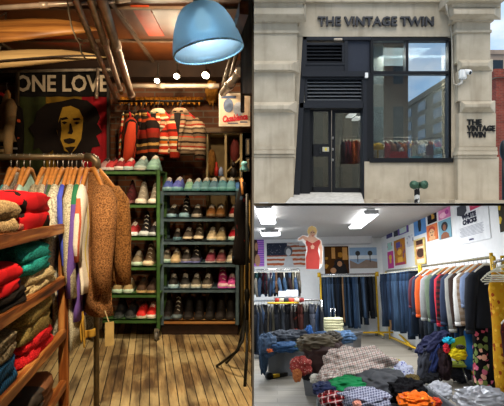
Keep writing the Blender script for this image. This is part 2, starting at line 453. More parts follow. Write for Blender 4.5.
# =================================================================== the shell shared by the three places
def brickmat(name, c1, c2, mortar, w=.21, h=.068, axis='XZ', dirt=.5):
    t = NT(name); t.set(.9, 0, .2)
    rot = (PI/2, 0, 0) if axis == 'XZ' else (PI/2, 0, PI/2)
    b = t.new('ShaderNodeTexBrick'); b.inputs['Scale'].default_value = 1; b.inputs['Brick Width'].default_value = w; b.inputs['Row Height'].default_value = h
    b.inputs['Mortar Size'].default_value = .008; b.inputs['Mortar Smooth'].default_value = .3; b.inputs['Bias'].default_value = -.1
    b.inputs['Color1'].default_value = rgba(c1); b.inputs['Color2'].default_value = rgba(c2); b.inputs['Mortar'].default_value = rgba(mortar)
    t.l(t.mapping((1,1,1), (-PI/2, 0, 0)), b.inputs['Vector'])
    n = t.noise(3.5, 6); c = t.mix(t.math('MULTIPLY', t.ramp(n, [(.35, (0,0,0,1)), (.65, (1,1,1,1))]), dirt), b.outputs['Color'], (.015, .010, .007, 1))
    t.base(c); t.bump(b.outputs['Fac'], -.6, .01); return t.mat
BRICK = brickmat('old_brick', '#7a4a2e', '#5b3a26', '#6e6152')
DARKW = M('#1d1712', .9, 0, .4, 3)
YF = 1.5
# thin partition between the shop on the left and the two places on the right (white, a wedge that thickens with distance)
b = MB(); t0, t1 = .006, .020
b.hexa([(0, YF, -3.2), (t0, YF, -3.2), (t1, 5.6, -3.2), (0, 5.6, -3.2), (0, YF, 3.0), (t0, YF, 3.0), (t1, 5.6, 3.0), (0, 5.6, 3.0)])
WHITEP = M('#f4f4f2', .8, 0, .02)
struct(b, 'wall_middle', WHITEP)
b = MB(); b.span((-.006, 3.4, 0), (-.0005, 5.4, 2.72)); struct(b, 'wall_right', M('#2a1c12', .9, 0, .5, 4))
# the street-level slab over the lower room, a wedge in the same way
b = MB(); b.hexa([(t0, YF, CZ-.0085), (9, YF, CZ-.0085), (13, 13, CZ-.07), (t0, 13, CZ-.07), (t0, YF, CZ-.001), (9, YF, CZ-.001), (13, 13, CZ-.002), (t0, 13, CZ-.002)])
struct(b, 'floor_street', M('#b9b3a8', .9, 0, .12, 6))
# unseen dark enclosure added around the camera to keep skylight out of the rooms
b = MB(); b.box((-.9, -1.65, .2), (5.2, .1, 5.6)); struct(b, 'wall_rear_light_block', DARKW)
b = MB(); b.span((1.7, -1.7, -2.5), (1.8, YF, 3.0)); struct(b, 'wall_light_block', DARKW)
b = MB(); b.span((1.7, YF, -3.2), (4.2, YF+.08, CZ-.02)); struct(b, 'wall_front_light_block', DARKW)
b = MB(); b.span((0, -1.7, -.12), (1.8, YF-.02, -.02)); struct(b, 'floor_light_block', DARKW)
b = MB(); b.span((0, -1.7, 2.75), (1.8, YF, 2.95)); struct(b, 'ceiling_light_block', DARKW)

# =================================================================== PLACE 1: the dim vintage shop on the left
TH = math.atan(87/500)                                    # the shop runs off to the left of the camera's axis
def plankmat():
    t = NT('worn_floorboards'); t.set(.55, 0, .35)
    v = t.mapping((1,1,1), (0, 0, -(PI/2 + TH + .03)))
    def br(w, h, ms):
        b = t.new('ShaderNodeTexBrick'); b.inputs['Scale'].default_value = 1; b.inputs['Brick Width'].default_value = w; b.inputs['Row Height'].default_value = h
        b.inputs['Mortar Size'].default_value = ms; b.inputs['Mortar Smooth'].default_value = .2; b.offset = .37
        b.inputs['Color1'].default_value = (0,0,0,1); b.inputs['Color2'].default_value = (1,1,1,1); b.inputs['Mortar'].default_value = (.5,.5,.5,1)
        t.l(v, b.inputs['Vector']); return b
    b = br(2.6, .060, .0032)
    grain = t.noise(1, 6, t.mapping((4, 45, 45), (0,0,0), vec=v), 1.2)
    worn = t.noise(2.6, 7, v, .3)
    c = t.ramp(t.math('MULTIPLY_ADD', grain, .5, t.math('MULTIPLY', b.outputs['Color'], .42)), [(.15, rgba('#3b2a18')), (.4, rgba('#7d6540')), (.62, rgba('#a68f62')), (.85, rgba('#c4b48a'))])
    c = t.mix(t.ramp(worn, [(.46, (0,0,0,1)), (.58, (.6,.6,.6,1))]), c, rgba('#b3a478'))
    dirt = t.noise(4.5, 9, t.mapping((.35,2.2,1), vec=v), .25)
    c = t.mix(t.ramp(dirt, [(.47, (0,0,0,1)), (.66, (.8,.8,.8,1))]), c, rgba('#33241a'))
    c = t.mix(b.outputs['Fac'], c, rgba('#1d130b'))
    t.base(c); t.bump(t.math('MULTIPLY_ADD', b.outputs['Fac'], -1.0, t.math('MULTIPLY', grain, .4)), .5, .006); return t.mat
b = MB(); b.span((-3.4, -1.7, -.12), (0, 5.6, 0)); struct(b, 'floor', plankmat())
b = MB(); b.span((-3.4, 5.4, 0), (0, 5.6, 3.0)); struct(b, 'wall_back', BRICK)
b = MB(); b.span((-3.5, -1.7, 0), (-3.4, 5.6, 3.0)); struct(b, 'wall_left', M('#241a13', .9, 0, .5, 3))
CH = CZ+1.47
t = NT('stained_ceiling_red_sheen'); t.set(.45, 0, .4)
n = t.noise(1.6, 6); c = t.ramp(n, [(.3, rgba('#241206')), (.55, rgba('#522a0e')), (.8, rgba('#6f3f16'))])
t.base(t.mix(t.ramp(t.noise(.9, 2, t.mapping(loc=(3.1,.4,0))), [(.62, (0,0,0,1)), (.72, (.9,.9,.9,1))]), c, rgba('#9a3413'))); CEIL = t.mat  # reddish patches paint a red sheen into the ceiling colour
b = MB(); b.span((-3.5, -1.7, CH), (0, 5.6, CH+.15)); struct(b, 'ceiling', CEIL)
# ceiling battens, joists and the deep header above the brick wall
HEAD = M('#2b1c11', .8, 0, .4, 5)
for i, (x, y0, y1) in enumerate(((-1.02, 2.2, 5.2), (-2.3, 2, 5.2))):
    b = MB(); b.box((x, (y0+y1)/2, CH-.012), (.03, y1-y0, .024), rz=0); struct(b, 'trim_%d' % (i+1), M('#4a3a2a', .6, 0, .3))
for i, y in enumerate((3.0, 3.75, 4.5)):
    b = MB(); b.box((-1.2, y, CH-.01), (2.3, .03, .02)); struct(b, 'trim_%d' % (i+4), M('#5a4632', .6, 0, .3))
b = MB(); b.span((P(139, 0, 4).x, 3.72, CH-.008), (P(156, 0, 4).x, 4.38, CH)); struct(b, 'trim_13', M('#a8380f', .5, 0, .35, 4))  # the ceiling's red glow, painted as an added panel
b = MB(); b.span((-3.4, 5.15, CZ+1.30), (-.02, 5.4, CH)); struct(b, 'trim_7', HEAD)
PIPE = M('#a89684', .38, .55, .25, 12)
def pipe(px0, py0, px1, py1, Y0, Y1, r, label, name='ceiling_pipe', m=PIPE, cat='pipe', group=None, drop=0, flange=True):
    a, c = P(px0, py0, Y0), P(px1, py1, Y1); root = thing(name, label, cat, a, group=group)
    q = MB(); q.tube([VX((0,0,0)), (c-a)], r, 12); part(q, 'tube', m, root, smooth=True)
    if flange:
        for u in (.35, .92):
            q = MB(); d = (c-a); q.tube([d*u-d.normalized()*.03, d*u+d.normalized()*.03], r*1.25, 12); part(q, 'coupling', m, root, smooth=True)
    return root
pipe(70.5, -12, 117, 101, 2.55, 5.1, .019, 'thin galvanised ceiling pipe running nearest the surfboards', group='bare pipes under the shop ceiling')
pipe(86.5, -12, 121.5, 93, 2.55, 5.1, .022, 'galvanised ceiling pipe between the thin one and the thick one', group='bare pipes under the shop ceiling')
pipe(98, -12, 132.5, 99, 2.55, 5.1, .031, 'thickest ceiling pipe, rightmost of the three running to the back', group='bare pipes under the shop ceiling')
pipe(-3, 8, 130, -.5, 3.55, 3.6, .018, 'thin horizontal pipe crossing above the wooden surfboards', group='cross pipes')
pipe(131, 86, 219, 86, 4.9, 4.9, .022, 'horizontal white pipe beneath the three spotlights', name='lighting_pipe', m=M('#b7a894', .5, .2, .2), group='cross pipes')
pipe(223, 93, 243, 68, 4.6, 3.9, .035, 'shiny angled duct pipe above the film poster', name='duct_pipe', m=M('#b8b2a6', .3, .8, .15))
pipe(222, 88, 234, 48, 4.9, 3.6, .016, 'thin dark conduit left of the angled duct pipe', name='conduit', m=M('#5d5346', .5, .3, .2), group='slanting conduits')
pipe(228, 88, 240, 40, 5.0, 3.6, .016, 'thin dark conduit directly above the angled duct pipe', name='conduit', m=M('#5d5346', .5, .3, .2), group='slanting conduits')
for i, (px, w, Y, top, bot, lb) in enumerate(((242.5, .014, 3.6, 12, 112, 'dark wooden post hanging before the film poster'), (247.5, .035, 3.4, -5, 95, 'weathered wooden post at the right edge above the film poster'))):
    a = P(px, bot, Y); c = P(px, top, Y); q = MB(); q.span((-w, -.03, 0), (w, .03, CH - a.z)); solo(q, 'timber_post', wood('timber%d' % i, ('#1d130c', '#4a3826', '#6d5a44'), 'Z'), lb, 'post', a, bevel=.004)
q = MB(); a = P(231, 48, 3.6); c = P(244, 8, 2.75); q.beam((0,0,0), c-a, .05, .07); solo(q, 'slanted_beam', wood('slant', ('#2c1a0d', '#6a4222', '#8d6236'), 'Y'), 'slanting brown timber beam right of the blue lamp', 'beam', a)

# surfboards slung under the ceiling
def surfboard(label, pts, Y, th, m, stringer=None, yaw=0, nose=1.0):
    # pts: (px, py_top, py_bottom) outline of its lit face
    c = P(pts[0][0], (pts[0][1]+pts[0][2])/2, Y); root = thing('surfboard', label, 'surfboard', c, group='wooden surfboards under the ceiling')
    rs = []
    for px, yt, yb in pts:
        a, d = P(px, yt, Y)-c, P(px, yb, Y)-c; h = max((a-d).length, .012); mid = (a+d)/2; ring = []
        w = h/.8                                           # real width, seen tilted from below
        up = VX((0, .6, .8)); nrm = VX((0, -.8, .6))
        for k in range(14):
            al = 2*PI*k/14; ring.append(mid + up*(math.cos(al)*w*.5) + nrm*(math.sin(al)*min(th, w*.25)))
        rs.append(ring)
    q = MB(); q.rings(rs); part(q, 'deck', m, root, smooth=True)
    if stringer:
        q = MB(); path = []
        for px, yt, yb in pts[:-1]:
            path.append(P(px, yt*.35+yb*.65, Y)-c+VX((0, -.012 - .35*(P(px,yt,Y)-P(px,yb,Y)).length*0, -.0)) + VX((0,-th*1.1-.02,-.01)))
        q.tube(path, .008, 6); part(q, 'stringer', stringer, root, smooth=True)
    for k in (.3,):
        q = MB(); pa = P(pts[2][0], pts[2][1], Y)-c; q.tube([pa, VX((pa.x, pa.y+.1, CH-c.z))], .006, 5); part(q, 'sling', M('#3a2f25', .8), root)
    return root
BW1 = wood('board_brown', ('#5a3417', '#96622c', '#b9823f'), 'X', 1, .45, .1)
BW2 = wood('board_cream', ('#8a7048', '#b99b68', '#cdb483'), 'X', 1, .45, .1)
surfboard('brown wooden surfboard, upper of the two below the ceiling', [(-60, 22, 50), (-25, 17.5, 48), (0, 16.5, 46), (30, 15.5, 42.5), (55, 17, 38.5), (75, 20.5, 35.5), (88, 24.5, 33), (95, 27.5, 31.3), (97.5, 29.5, 30.5)], 3.75, .04, BW1)
surfboard('cream wooden surfboard with a dark stripe, lower of the two', [(-60, 52, 74), (-25, 50, 72), (0, 49.5, 70), (30, 48.2, 67), (60, 49, 63), (82, 51.5, 60.5), (96, 54.5, 59), (103, 56.3, 58.2), (106, 57, 57.6)], 3.75, .04, BW2, M('#2a1d12', .7))
# cord
q = MB(); a = P(67, -4, 3.4); q.tube([P(x, y, 3.4)-a for x, y in ((67,-4), (69,14), (72,28), (76,38), (80,44), (81,52), (86,60))], .006, 5)
q.tube([P(x, y, 3.4)-a for x, y in ((78,38), (84,41), (81,45), (86,44))], .006, 5); solo(q, 'cord', M('#8f8068', .9), 'frayed pale cord dangling in front of the surfboard tips', 'cord', a, smooth=True)

# banner with its pole and battens
Y = 5.15
pipe(-6, 71.5, 111, 69.5, Y-.06, Y-.06, .016, 'pale horizontal pole the black banner hangs from', name='banner_pole', m=M('#8f8576', .5, .4, .3), flange=False)
pipe(98, 68, 96.5, 98, Y-.1, Y-.1, .014, 'short vertical pipe hanging in front of the banner letters', name='pipe_hanger', m=PIPE, flange=True)
a = P(18.5, 197, Y); fl = thing('banner', 'black banner reading ONE LOVE with a portrait over green, gold and red', 'banner', a)
def fp(px, py, d=0): v = P(px, py, Y)-a; return VX((v.x, -d, v.z))
def cloth(nm, x0, x1, y0, y1, m, d, lab=None):
    q = MB(); q.sheet(lambda u, w: fp(x0+(x1-x0)*u, y0+(y1-y0)*w, d + .012*math.sin((x0+(x1-x0)*u)*.35)), 24, 8); return part(q, 'cloth_panel', m, fl, lab, smooth=True, mods=(('solid', .003),))
cloth('strip', 16.5, 108, 72, 97, M('#0e0b0a', .9, 0, .2), .012, 'black heading strip')
cloth('green', 17, 46, 97, 171, M('#2a3010', .9, 0, .35, 9), .01, 'dark green band')
cloth('gold', 46, 82, 97, 171, M('#7a5c14', .9, 0, .25, 9), .01, 'gold band')
cloth('red', 82, 108, 97, 171, M('#8f0d18', .9, 0, .25, 9), .01, 'red band')
cloth('strip', 17, 108, 171, 197, M('#0e0b0a', .9, 0, .2), .012, 'black lower strip')
q = MB()
for ch_, px_ in (('B', 24), ('Y', 102.5)): text(q, ch_, .232, Matrix.Translation(fp(px_, 185, .032)) @ XZ, .003, .005, .86)
part(q, 'lettering', M('#c2b398', .9, 0, .2), fl, 'cream block letters')
q = MB(); text(q, 'ONE LOVE', .232, Matrix.Translation(fp(63, 85.0, .032)) @ XZ, .003, .005, .86); part(q, 'lettering', M('#c2b398', .9, 0, .2), fl, 'cream block letters')
def blob(pts, d, nm, m, lab=None, sm=0):
    q = MB(); q.prism([fp(x, y, d) for x, y in pts], (0, -.004, 0)); return part(q, nm, m, fl, lab)
blob([(62,102),(75,99),(88,101),(97,108),(101,118),(98,124),(103,132),(97,136),(101,146),(93,148),(90,158),(84,152),(83,170),(58,170),(54,150),(46,156),(40,148),(34,150),(36,138),(30,128),(36,122),(38,112),(48,104)], .026, 'printed_hair', M('#150d09', .95, 0, .2), 'dark brown dreadlocks')
blob([(64,108),(72,106.5),(80,110),(84,118),(83.5,130),(82,140),(77,149),(72,154),(66,151),(61,142),(58,131),(60,121),(62,114)], .032, 'printed_face', M('#b08a2c', .9, 0, .15, 30), 'golden face')
DK = M('#1a100a', .95)
for nm, pts in (('printed_eyebrow', [(62,119),(68,117.5),(70,119.5),(63,121)]), ('printed_eyebrow', [(74,119),(81,118.5),(82,120.5),(75,121)]), ('printed_eye', [(63,123),(66,121.8),(69,123),(66,125)]), ('printed_eye', [(75,123.5),(78,122.3),(81,123.3),(78,125.2)]),
                ('printed_nose', [(71,124),(72.5,124),(74.5,132),(73,135),(69,134),(70.5,131.5)]), ('printed_mouth', [(65,140),(71,138.5),(77,140),(76,143),(70,144.5),(66,143)]), ('printed_shadow', [(58,128),(62,118),(63,130),(62,140),(66,150),(61,143)]), ('printed_beard', [(66,148),(72,147),(77,147),(72,154.5)])):
    blob(pts, .038, nm, DK)
for px, y0, y1, lb, cc in ((17.6, 71, 176, 'dark wooden batten along the left edge of the banner', ('#1a120b', '#3c2c1a', '#8a7138')), (108.5, 78, 178, 'dark wooden batten along the right edge of the banner', ('#120c08', '#2c1f13', '#57462c'))):
    p0, p1 = P(px, y1, Y-.05), P(px, y0, Y-.05); q = MB(); q.span((-.014, -.02, 0), (.014, .02, p1.z-p0.z)); solo(q, 'batten', wood('batten%d' % int(px), cc, 'Z'), lb, 'batten', p0, bevel=.003)

# garments on the back wall, left of the banner
RH = M('#a81f1f', .4, 0, .1)
g = garment('jacket', 'black jacket with orange pattern hung left of the banner', 'jacket', P(-2, 86, 5.1), PI/2, .36, .62, .10, floral('blackorange', '#171210', ['#171210', '#c2522a', '#171210', '#d8a58a', '#171210'], 14, .45), .45, RH, group='clothes on the back wall', seed=3)
g = garment('fringed_jacket', 'cream fringed suede jacket hung beside the banner edge', 'jacket', P(7, 84, 5.0), .7, .28, .58, .10, knit('#b59b72', '#8d6f47', 60), .5, WOODH, group='clothes on the back wall', seed=4)
q = MB(); a = P(-4, 148, 4.95); q.tube([(0,0,0), P(17, 148.5, 4.95)-a], .012, 8); solo(q, 'wall_rail', STEEL, 'short steel rail across the brick left of the banner', 'rail', a, smooth=True)

# serape jackets on red hangers
YJ = 5.05
q = MB(); a = P(118, 101, YJ); q.tube([(0,0,0), P(204, 101, YJ)-a], .012, 8); solo(q, 'wall_rail', BLACKM, 'dark rail holding the blanket-striped jackets', 'rail', a, smooth=True)
ser1 = stripes('serape_tan', [(0,'#a98a68'),(.12,'#3a2a22'),(.2,'#8f7458'),(.36,'#b5452e'),(.42,'#6f5a45'),(.52,'#1c1512'),(.6,'#9a8266'),(.74,'#5c4b3b'),(.84,'#c8b494'),(.92,'#a23a28')], 4.6, wob=.03)
ser2 = stripes('serape_red', [(0,'#b8321f'),(.2,'#d9b88a'),(.3,'#a52a1a'),(.42,'#e6d4ac'),(.5,'#c8661f'),(.6,'#37503f'),(.66,'#d8c49c'),(.74,'#b8321f'),(.9,'#4c1a12')], 3.6, wob=.03)
ser3 = stripes('serape_dark', [(0,'#8d1f16'),(.14,'#1a1210'),(.4,'#a8431f'),(.5,'#30251a'),(.62,'#c69a55'),(.7,'#1b1311'),(.85,'#7c2415')], 3.2, wob=.03)
ser4 = stripes('serape_side', [(0,'#b03a20'),(.2,'#c98f2f'),(.30,'#2f4a35'),(.36,'#161110'),(.75,'#9c2f1a'),(.88,'#17110f')], 3.6, 'Y', wob=.03)
grp = 'blanket-striped jackets on red hangers'
garment('striped_jacket', 'dark blanket jacket with red and green side stripes, leftmost of the row', 'jacket', P(129, 104, YJ), .35-PI, .42, .56, .13, ser4, .36, RH, grp, 1.05, ser3, 11, front=ser2)
garment('striped_jacket', 'black and red blanket jacket, second from the left in the row', 'jacket', P(143, 103, YJ-.02), .75-PI, .38, .54, .12, ser3, .34, RH, grp, 1.05, ser3, 12, front=ser3)
garment('striped_jacket', 'bright red and cream blanket jacket with pale collar, third in the row', 'jacket', P(158, 102, YJ-.04), 1.15-PI, .38, .53, .14, ser2, .33, RH, grp, 1.05, M('#d8c4a0', .9), 13, front=ser2)
garment('striped_jacket', 'tan and grey blanket jacket facing front, rightmost of the row', 'jacket', P(180, 101.5, YJ-.08), -PI/2-.12, .37, .52, .16, ser1, .33, RH, grp, 1.1, M('#a08468', .9, 0, .4, 40), 14, front=ser1)
# ochre fringe above
q = MB(); a = P(120, 105, 5.25)
def fr(u, w):
    x = 120 + 83*u; return P(x, 97 + 9*w*(.6+.4*math.sin(x*1.9)*math.sin(x*.7)), 5.25-.03*math.sin(x*1.3)*w) - a
q.sheet(fr, 120, 5); solo(q, 'fringed_valance', M('#b8781f', .9, 0, .5, 60), 'ochre fringe strip along the wall above the blanket jackets', 'fringe', a, mods=(('solid', .01),))
q = MB(); a = P(212, 92, 5.3); q.ell((0,0,0), (.07, .03, .13), 12, 10, 1, .6, 6, 4); solo(q, 'rag', M('#9c6a22', .95, 0, .5, 40), 'ochre cloth scrap hung on the brick left of the film poster', 'cloth', a, smooth=True)

# film poster, a plain stand-in picture under its written title
a = P(235, 126, 4.95); ps = thing('film_poster', 'framed film poster with red script title on the right wall', 'poster', a)
def pp(px, py, d=0): v = P(px, py, 4.95)-a; return VX((v.x, -d, v.z))
q = MB(); q.span(pp(219, 126.5, 0), pp(250, 93.5, .02)); part(q, 'frame', M('#e6dcc8', .6, 0, .05), ps)
q = MB(); q.span(pp(220.2, 125.2, .02), pp(248.8, 94.8, .023)); part(q, 'print', M('#dfc9b0', .7, 0, .1), ps)
q = MB(); text(q, 'Casablanca', .085, Matrix.Translation(pp(234.8, 118.5, .026)) @ Matrix.Rotation(.12, 4, 'Y').inverted() @ XZ, .002, .0035, .66, shear=.25); part(q, 'title', M('#d02c3c', .7), ps)
q = MB(); q.span(pp(221.5, 99, .025), pp(236, 96.2, .027)); q.span(pp(228, 124, .025), pp(238, 123, .027)); q.span(pp(240, 123, .025), pp(247.5, 121.8, .027)); part(q, 'small_print', M('#4a5a7a', .7), ps)
for cx, cy, col in ((228.5, 106, '#6f7f9c'), (238.5, 109.5, '#a9b2c2')):
    q = MB(); q.prism([pp(cx+5*math.cos(i*PI/8), cy+7*math.sin(i*PI/8), .024) for i in range(16)], (0, -.002, 0)); part(q, 'print_shape', M(col, .8, 0, .3, 25), ps)

# cream cubby cabinet
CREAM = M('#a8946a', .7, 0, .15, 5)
a = VX((P(206, 300, 5.1).x, 5.1, 0)); xr = P(256, 0, 5.1).x - .05; cb = thing('cubby_cabinet', 'cream open cubby cabinet behind the grey shoe rack', 'cabinet', a)
Wc = xr - a.x; Ht = P(0, 133, 5.1).z
zs = [.02, .42, .78, P(0, 177, 5.1).z-.02, Ht]
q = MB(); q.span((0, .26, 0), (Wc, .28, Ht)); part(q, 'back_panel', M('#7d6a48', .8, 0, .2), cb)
for x in (0, .19, .345, Wc-.09):
    q = MB(); q.span((x, 0, 0), (x+.022 if x < Wc-.2 else Wc, .26, Ht)); part(q, 'divider', CREAM, cb)
for z in zs: q = MB(); q.span((0, .002, z-.012), (Wc-.09, .258, z+.012)); part(q, 'shelf', CREAM, cb)
q = MB(); z0 = P(0,165,5.1).z; q.hexa([(.19, .01, z0-.1), (.345, .01, z0+.06), (.345, .25, z0+.06), (.19, .25, z0-.1), (.19, .01, z0-.08), (.345, .01, z0+.08), (.345, .25, z0+.08), (.19, .25, z0-.08)]); part(q, 'shelf', CREAM, cb, 'slanting shelf')
q = MB(); q.span((-.03, -.03, Ht), (Wc, .27, Ht+.05)); part(q, 'cornice', wood('cornice', ('#3b2a18', '#6b5132', '#8f7650'), 'X'), cb)
q = MB(); q.lathe([(.004,0),(.022,.0),(.022,.07),(.01,.10),(.01,.14),(.002,.14)], P(216.5, 176, 5.05), 12); solo(q, 'bottle', M('#b3291f', .4), 'red bottle standing in the cream cubby cabinet', 'bottle', smooth=True)
q = MB(); q.lathe([(.004,0),(.024,.0),(.022,.06),(.01,.09),(.002,.09)], P(221, 176, 5.05), 12); solo(q, 'bottle', M('#8f9dc0', .4), 'pale blue bottle beside the red one in the cubby', 'bottle', smooth=True)
q = MB(); q.ell((0,0,.05), (.035,.035,.055), 10, 8); q.ell((0,0,.13), (.025,.025,.03), 10, 8); solo(q, 'figurine', M('#1d1712', .5), 'small dark figurine in the right cubby of the cream cabinet', 'figurine', P(233.5, 177.5, 5.03), smooth=True)
q = MB(); q.ell((0,0,.0), (.05,.05,.12), 12, 8, 1, .2); solo(q, 'hanging_bag', M('#5e1f1a', .8, 0, .4), 'dark red bag hung in the top right cubby', 'bag', P(235, 151, 5.15), smooth=True)
q = MB(); q.ell((0,0,.1), (.05,.06,.13), 12, 8, 1, .3); solo(q, 'basket', M('#7a5220', .9, 0, .4, 50), 'brown woven basket in the left cubby of the cream cabinet', 'basket', P(211.5, 172, 5.15), smooth=True)
for i, (y0, y1) in enumerate(((138.5, 155.5), (157.5, 172))):
    a = P(250, y1, 4.9); fr_ = thing('picture_frame', ('black picture frame on the right wall, upper of two' if i == 0 else 'black picture frame on the right wall, lower of two'), 'picture', a, group='small black frames')
    v0, v1 = P(245.5, y1, 4.9)-a, P(251, y0, 4.9)-a; q = MB(); q.span(v0, (v1.x-.012, .02, v1.z)); part(q, 'frame', M('#171310', .5), fr_, bevel=.003)
    q = MB(); q.span((v0.x+.012, -.003, v0.z+.014), (v1.x-.02, 0, v1.z-.014)); part(q, 'picture', M('#7d715c', .7, 0, .4, 30), fr_)

# blue glass pendant lamp
a = P(205, 33, 3.05); ax = Matrix.Rotation(-.19, 4, 'Y') @ Matrix.Rotation(-.02, 4, 'X')
pl = thing('pendant_lamp', 'blue ribbed glass bell pendant lamp under the ceiling', 'lamp', a, rot=ax)
t = NT('ribbed_blue_glass'); t.n.remove(t.p)
bs = t.new('ShaderNodeBsdfTranslucent'); bs.inputs[0].default_value = rgba('#c9dbe2')
gl = t.new('ShaderNodeBsdfGlossy'); gl.inputs[0].default_value = rgba('#bfe6ff'); gl.inputs[1].default_value = .22
df = t.new('ShaderNodeBsdfDiffuse'); df.inputs[0].default_value = rgba('#a9c2cc')
tr = t.new('ShaderNodeBsdfTransparent'); tr.inputs[0].default_value = rgba('#b9cfd8')
m1 = t.new('ShaderNodeMixShader'); m1.inputs[0].default_value = .4; t.l(df.outputs[0], m1.inputs[1]); t.l(bs.outputs[0], m1.inputs[2])
m2 = t.new('ShaderNodeMixShader'); m2.inputs[0].default_value = .16; t.l(m1.outputs[0], m2.inputs[1]); t.l(gl.outputs[0], m2.inputs[2])
m3 = t.new('ShaderNodeMixShader'); m3.inputs[0].default_value = .42; t.l(m2.outputs[0], m3.inputs[1]); t.l(tr.outputs[0], m3.inputs[2]); t.l(m3.outputs[0], t.out.inputs[0])
BGL = t.mat
q = MB(); R = .213; prof = [(.03, .175), (.075, .17), (.115, .148), (.145, .11), (.168, .06), (.188, 0), (.203, -.06), (.212, -.12)]
def ribring(r, z): return [VX((r*(1+.022*(k % 2))*math.cos(2*PI*k/96), r*(1+.022*(k % 2))*math.sin(2*PI*k/96), z)) for k in range(96)]
q.rings([ribring(r, z) for r, z in prof], cap=False); part(q, 'glass_shade', BGL, pl, smooth=True, mods=(('solid', .006),))
q = MB()
for k in range(64): a0, a1 = 2*PI*k/64, 2*PI*(k+1)/64; q.tube([(.212*math.cos(a0), .212*math.sin(a0), -.12), (.212*math.cos(a1), .212*math.sin(a1), -.12)], .006, 6)
part(q, 'rim', M('#9bd0e6', .25, 0, .05), pl, smooth=True)
q = MB(); q.lathe([(.005,.30),(.03,.30),(.036,.18),(.036,.16),(.005,.16)], n=16); part(q, 'cap', M('#4f5d63', .4, .6), pl, smooth=True)
q = MB(); q.lathe([(.004,.15),(.02,.15),(.045,.10),(.05,.06),(.03,.02),(.004,.01)], n=16); part(q, 'bulb', glow('#e6f6ff', 4, 'pendant_bulb'), pl, smooth=True)
q = MB(); q.tube([(0,0,.3), ax.inverted().to_3x3() @ VX((.0,.0,.62))], .006, 6); part(q, 'cord', BLACKM, pl)

# track spotlights
for i, (px, py, lb) in enumerate(((157, 81, 'small lit spotlight, leftmost of three below the header'), (176.5, 76.5, 'lit round spotlight in the middle of the three'), (205.5, 75.5, 'largest lit spotlight, rightmost of the three'))):
    a = P(px, py, 4.75); sp = thing('spotlight', lb, 'spotlight', a, group='spotlights before the brick wall'); dr = (VX((-.9, 2.6, .6))-a).normalized(); Q = VX((0,0,1)).rotation_difference(dr).to_matrix().to_4x4()
    r = (.026, .029, .036)[i]
    q = MB(); q.lathe([(.012,-.09),(r*.8,-.085),(r,-.0),(r*1.12,.0),(r*1.12,-.012)], n=16, mtx=Q, cap=False); part(q, 'can', M('#3a322a', .4, .5), sp, smooth=True)
    q = MB(); q.lathe([(.002,-.012),(r*.98,-.014),(r*.98,-.006),(.002,.004)], n=16, mtx=Q); part(q, 'lens', glow('#fff0cf', 22, 'spot_lens'), sp, smooth=True)
    q = MB(); q.tube([(0,.0,.02), (0,.05,.10), (0,.06,CH-a.z-.12)], .006, 6); part(q, 'bracket', BLACKM, sp)

# ---------------- shoe racks
GREEN = M('#3f6432', .5, .2, .3, 14); BLUEG = M('#4d626b', .5, .3, .3, 14); PINE = wood('pineboard', ('#7a4c22', '#a8733a', '#cfa468'), 'X')
def rack(label, x0, x1, Y, ys, depth, m, lab_last=None, post_x=(), casters=(), dark=None):
    a = VX(((x0+x1)/2, Y+depth/2, 0)); root = thing('shoe_rack', label, 'shoe rack', a)
    top = P(0, ys[0], Y).z
    for i, py in enumerate(ys):
        z = P(0, py, Y).z; mm = lab_last if (lab_last and i == len(ys)-1) else m
        q = MB(); q.span((x0-a.x, -depth/2, z-.038), (x1-a.x, -depth/2+.012, z)); q.span((x0-a.x, -depth/2, z-.012), (x1-a.x, depth/2, z)); q.span((x0-a.x, depth/2-.012, z-.038), (x1-a.x, depth/2, z))
        part(q, 'shelf', mm, root)
    for x in post_x:
        for y in (-depth/2-.008, depth/2+.008):
            q = MB(); q.span((x-.018-a.x, y-.004, .10), (x+.018-a.x, y+.004, top)); q.span((x-.018-a.x, y-.004, .10), (x-.012-a.x, y+.03*(1 if y < 0 else -1), top)); po = part(q, 'post', m, root)
    for x in casters:
        for y in (-depth/2-.0, depth/2-.03):
            q = MB(); q.span((x-.022-a.x, y-.02, .085), (x+.022-a.x, y+.02, .11)); q.span((x-.02-a.x, y-.028, .03), (x-.015-a.x, y+.028, .09)); q.span((x+.015-a.x, y-.028, .03), (x+.02-a.x, y+.028, .09)); co = part(q, 'caster', M('#9a9a94', .35, .8), root)
            q = MB(); q.lathe([(.002,-.012),(.036,-.012),(.04,0),(.036,.012),(.002,.012)], (x-a.x-.004, y-.012, .042), 18, Matrix.Rotation(PI/2, 4, 'Y')); part(q, 'wheel', M('#77756e', .5, .2), co, smooth=True)
    return root
YG, YR = 4.55, 4.72
gx = lambda px, Y: P(px, 0, Y).x
rack('green steel shoe rack on casters left of the grey rack', gx(92, YG), gx(159.5, YG), YG, [170, 203.5, 236, 266, 293.5, 319], .34, GREEN, None, (gx(158.3, YG), gx(93, YG)), (gx(157, YG), gx(95, YG)))
rack('blue-grey steel shoe rack right of the green rack', gx(160.5, YR), gx(238.5, YR), YR, [191, 217.5, 240.5, 263, 288.5, 320], .34, BLUEG, PINE, (gx(162, YR), gx(237, YR)), ())
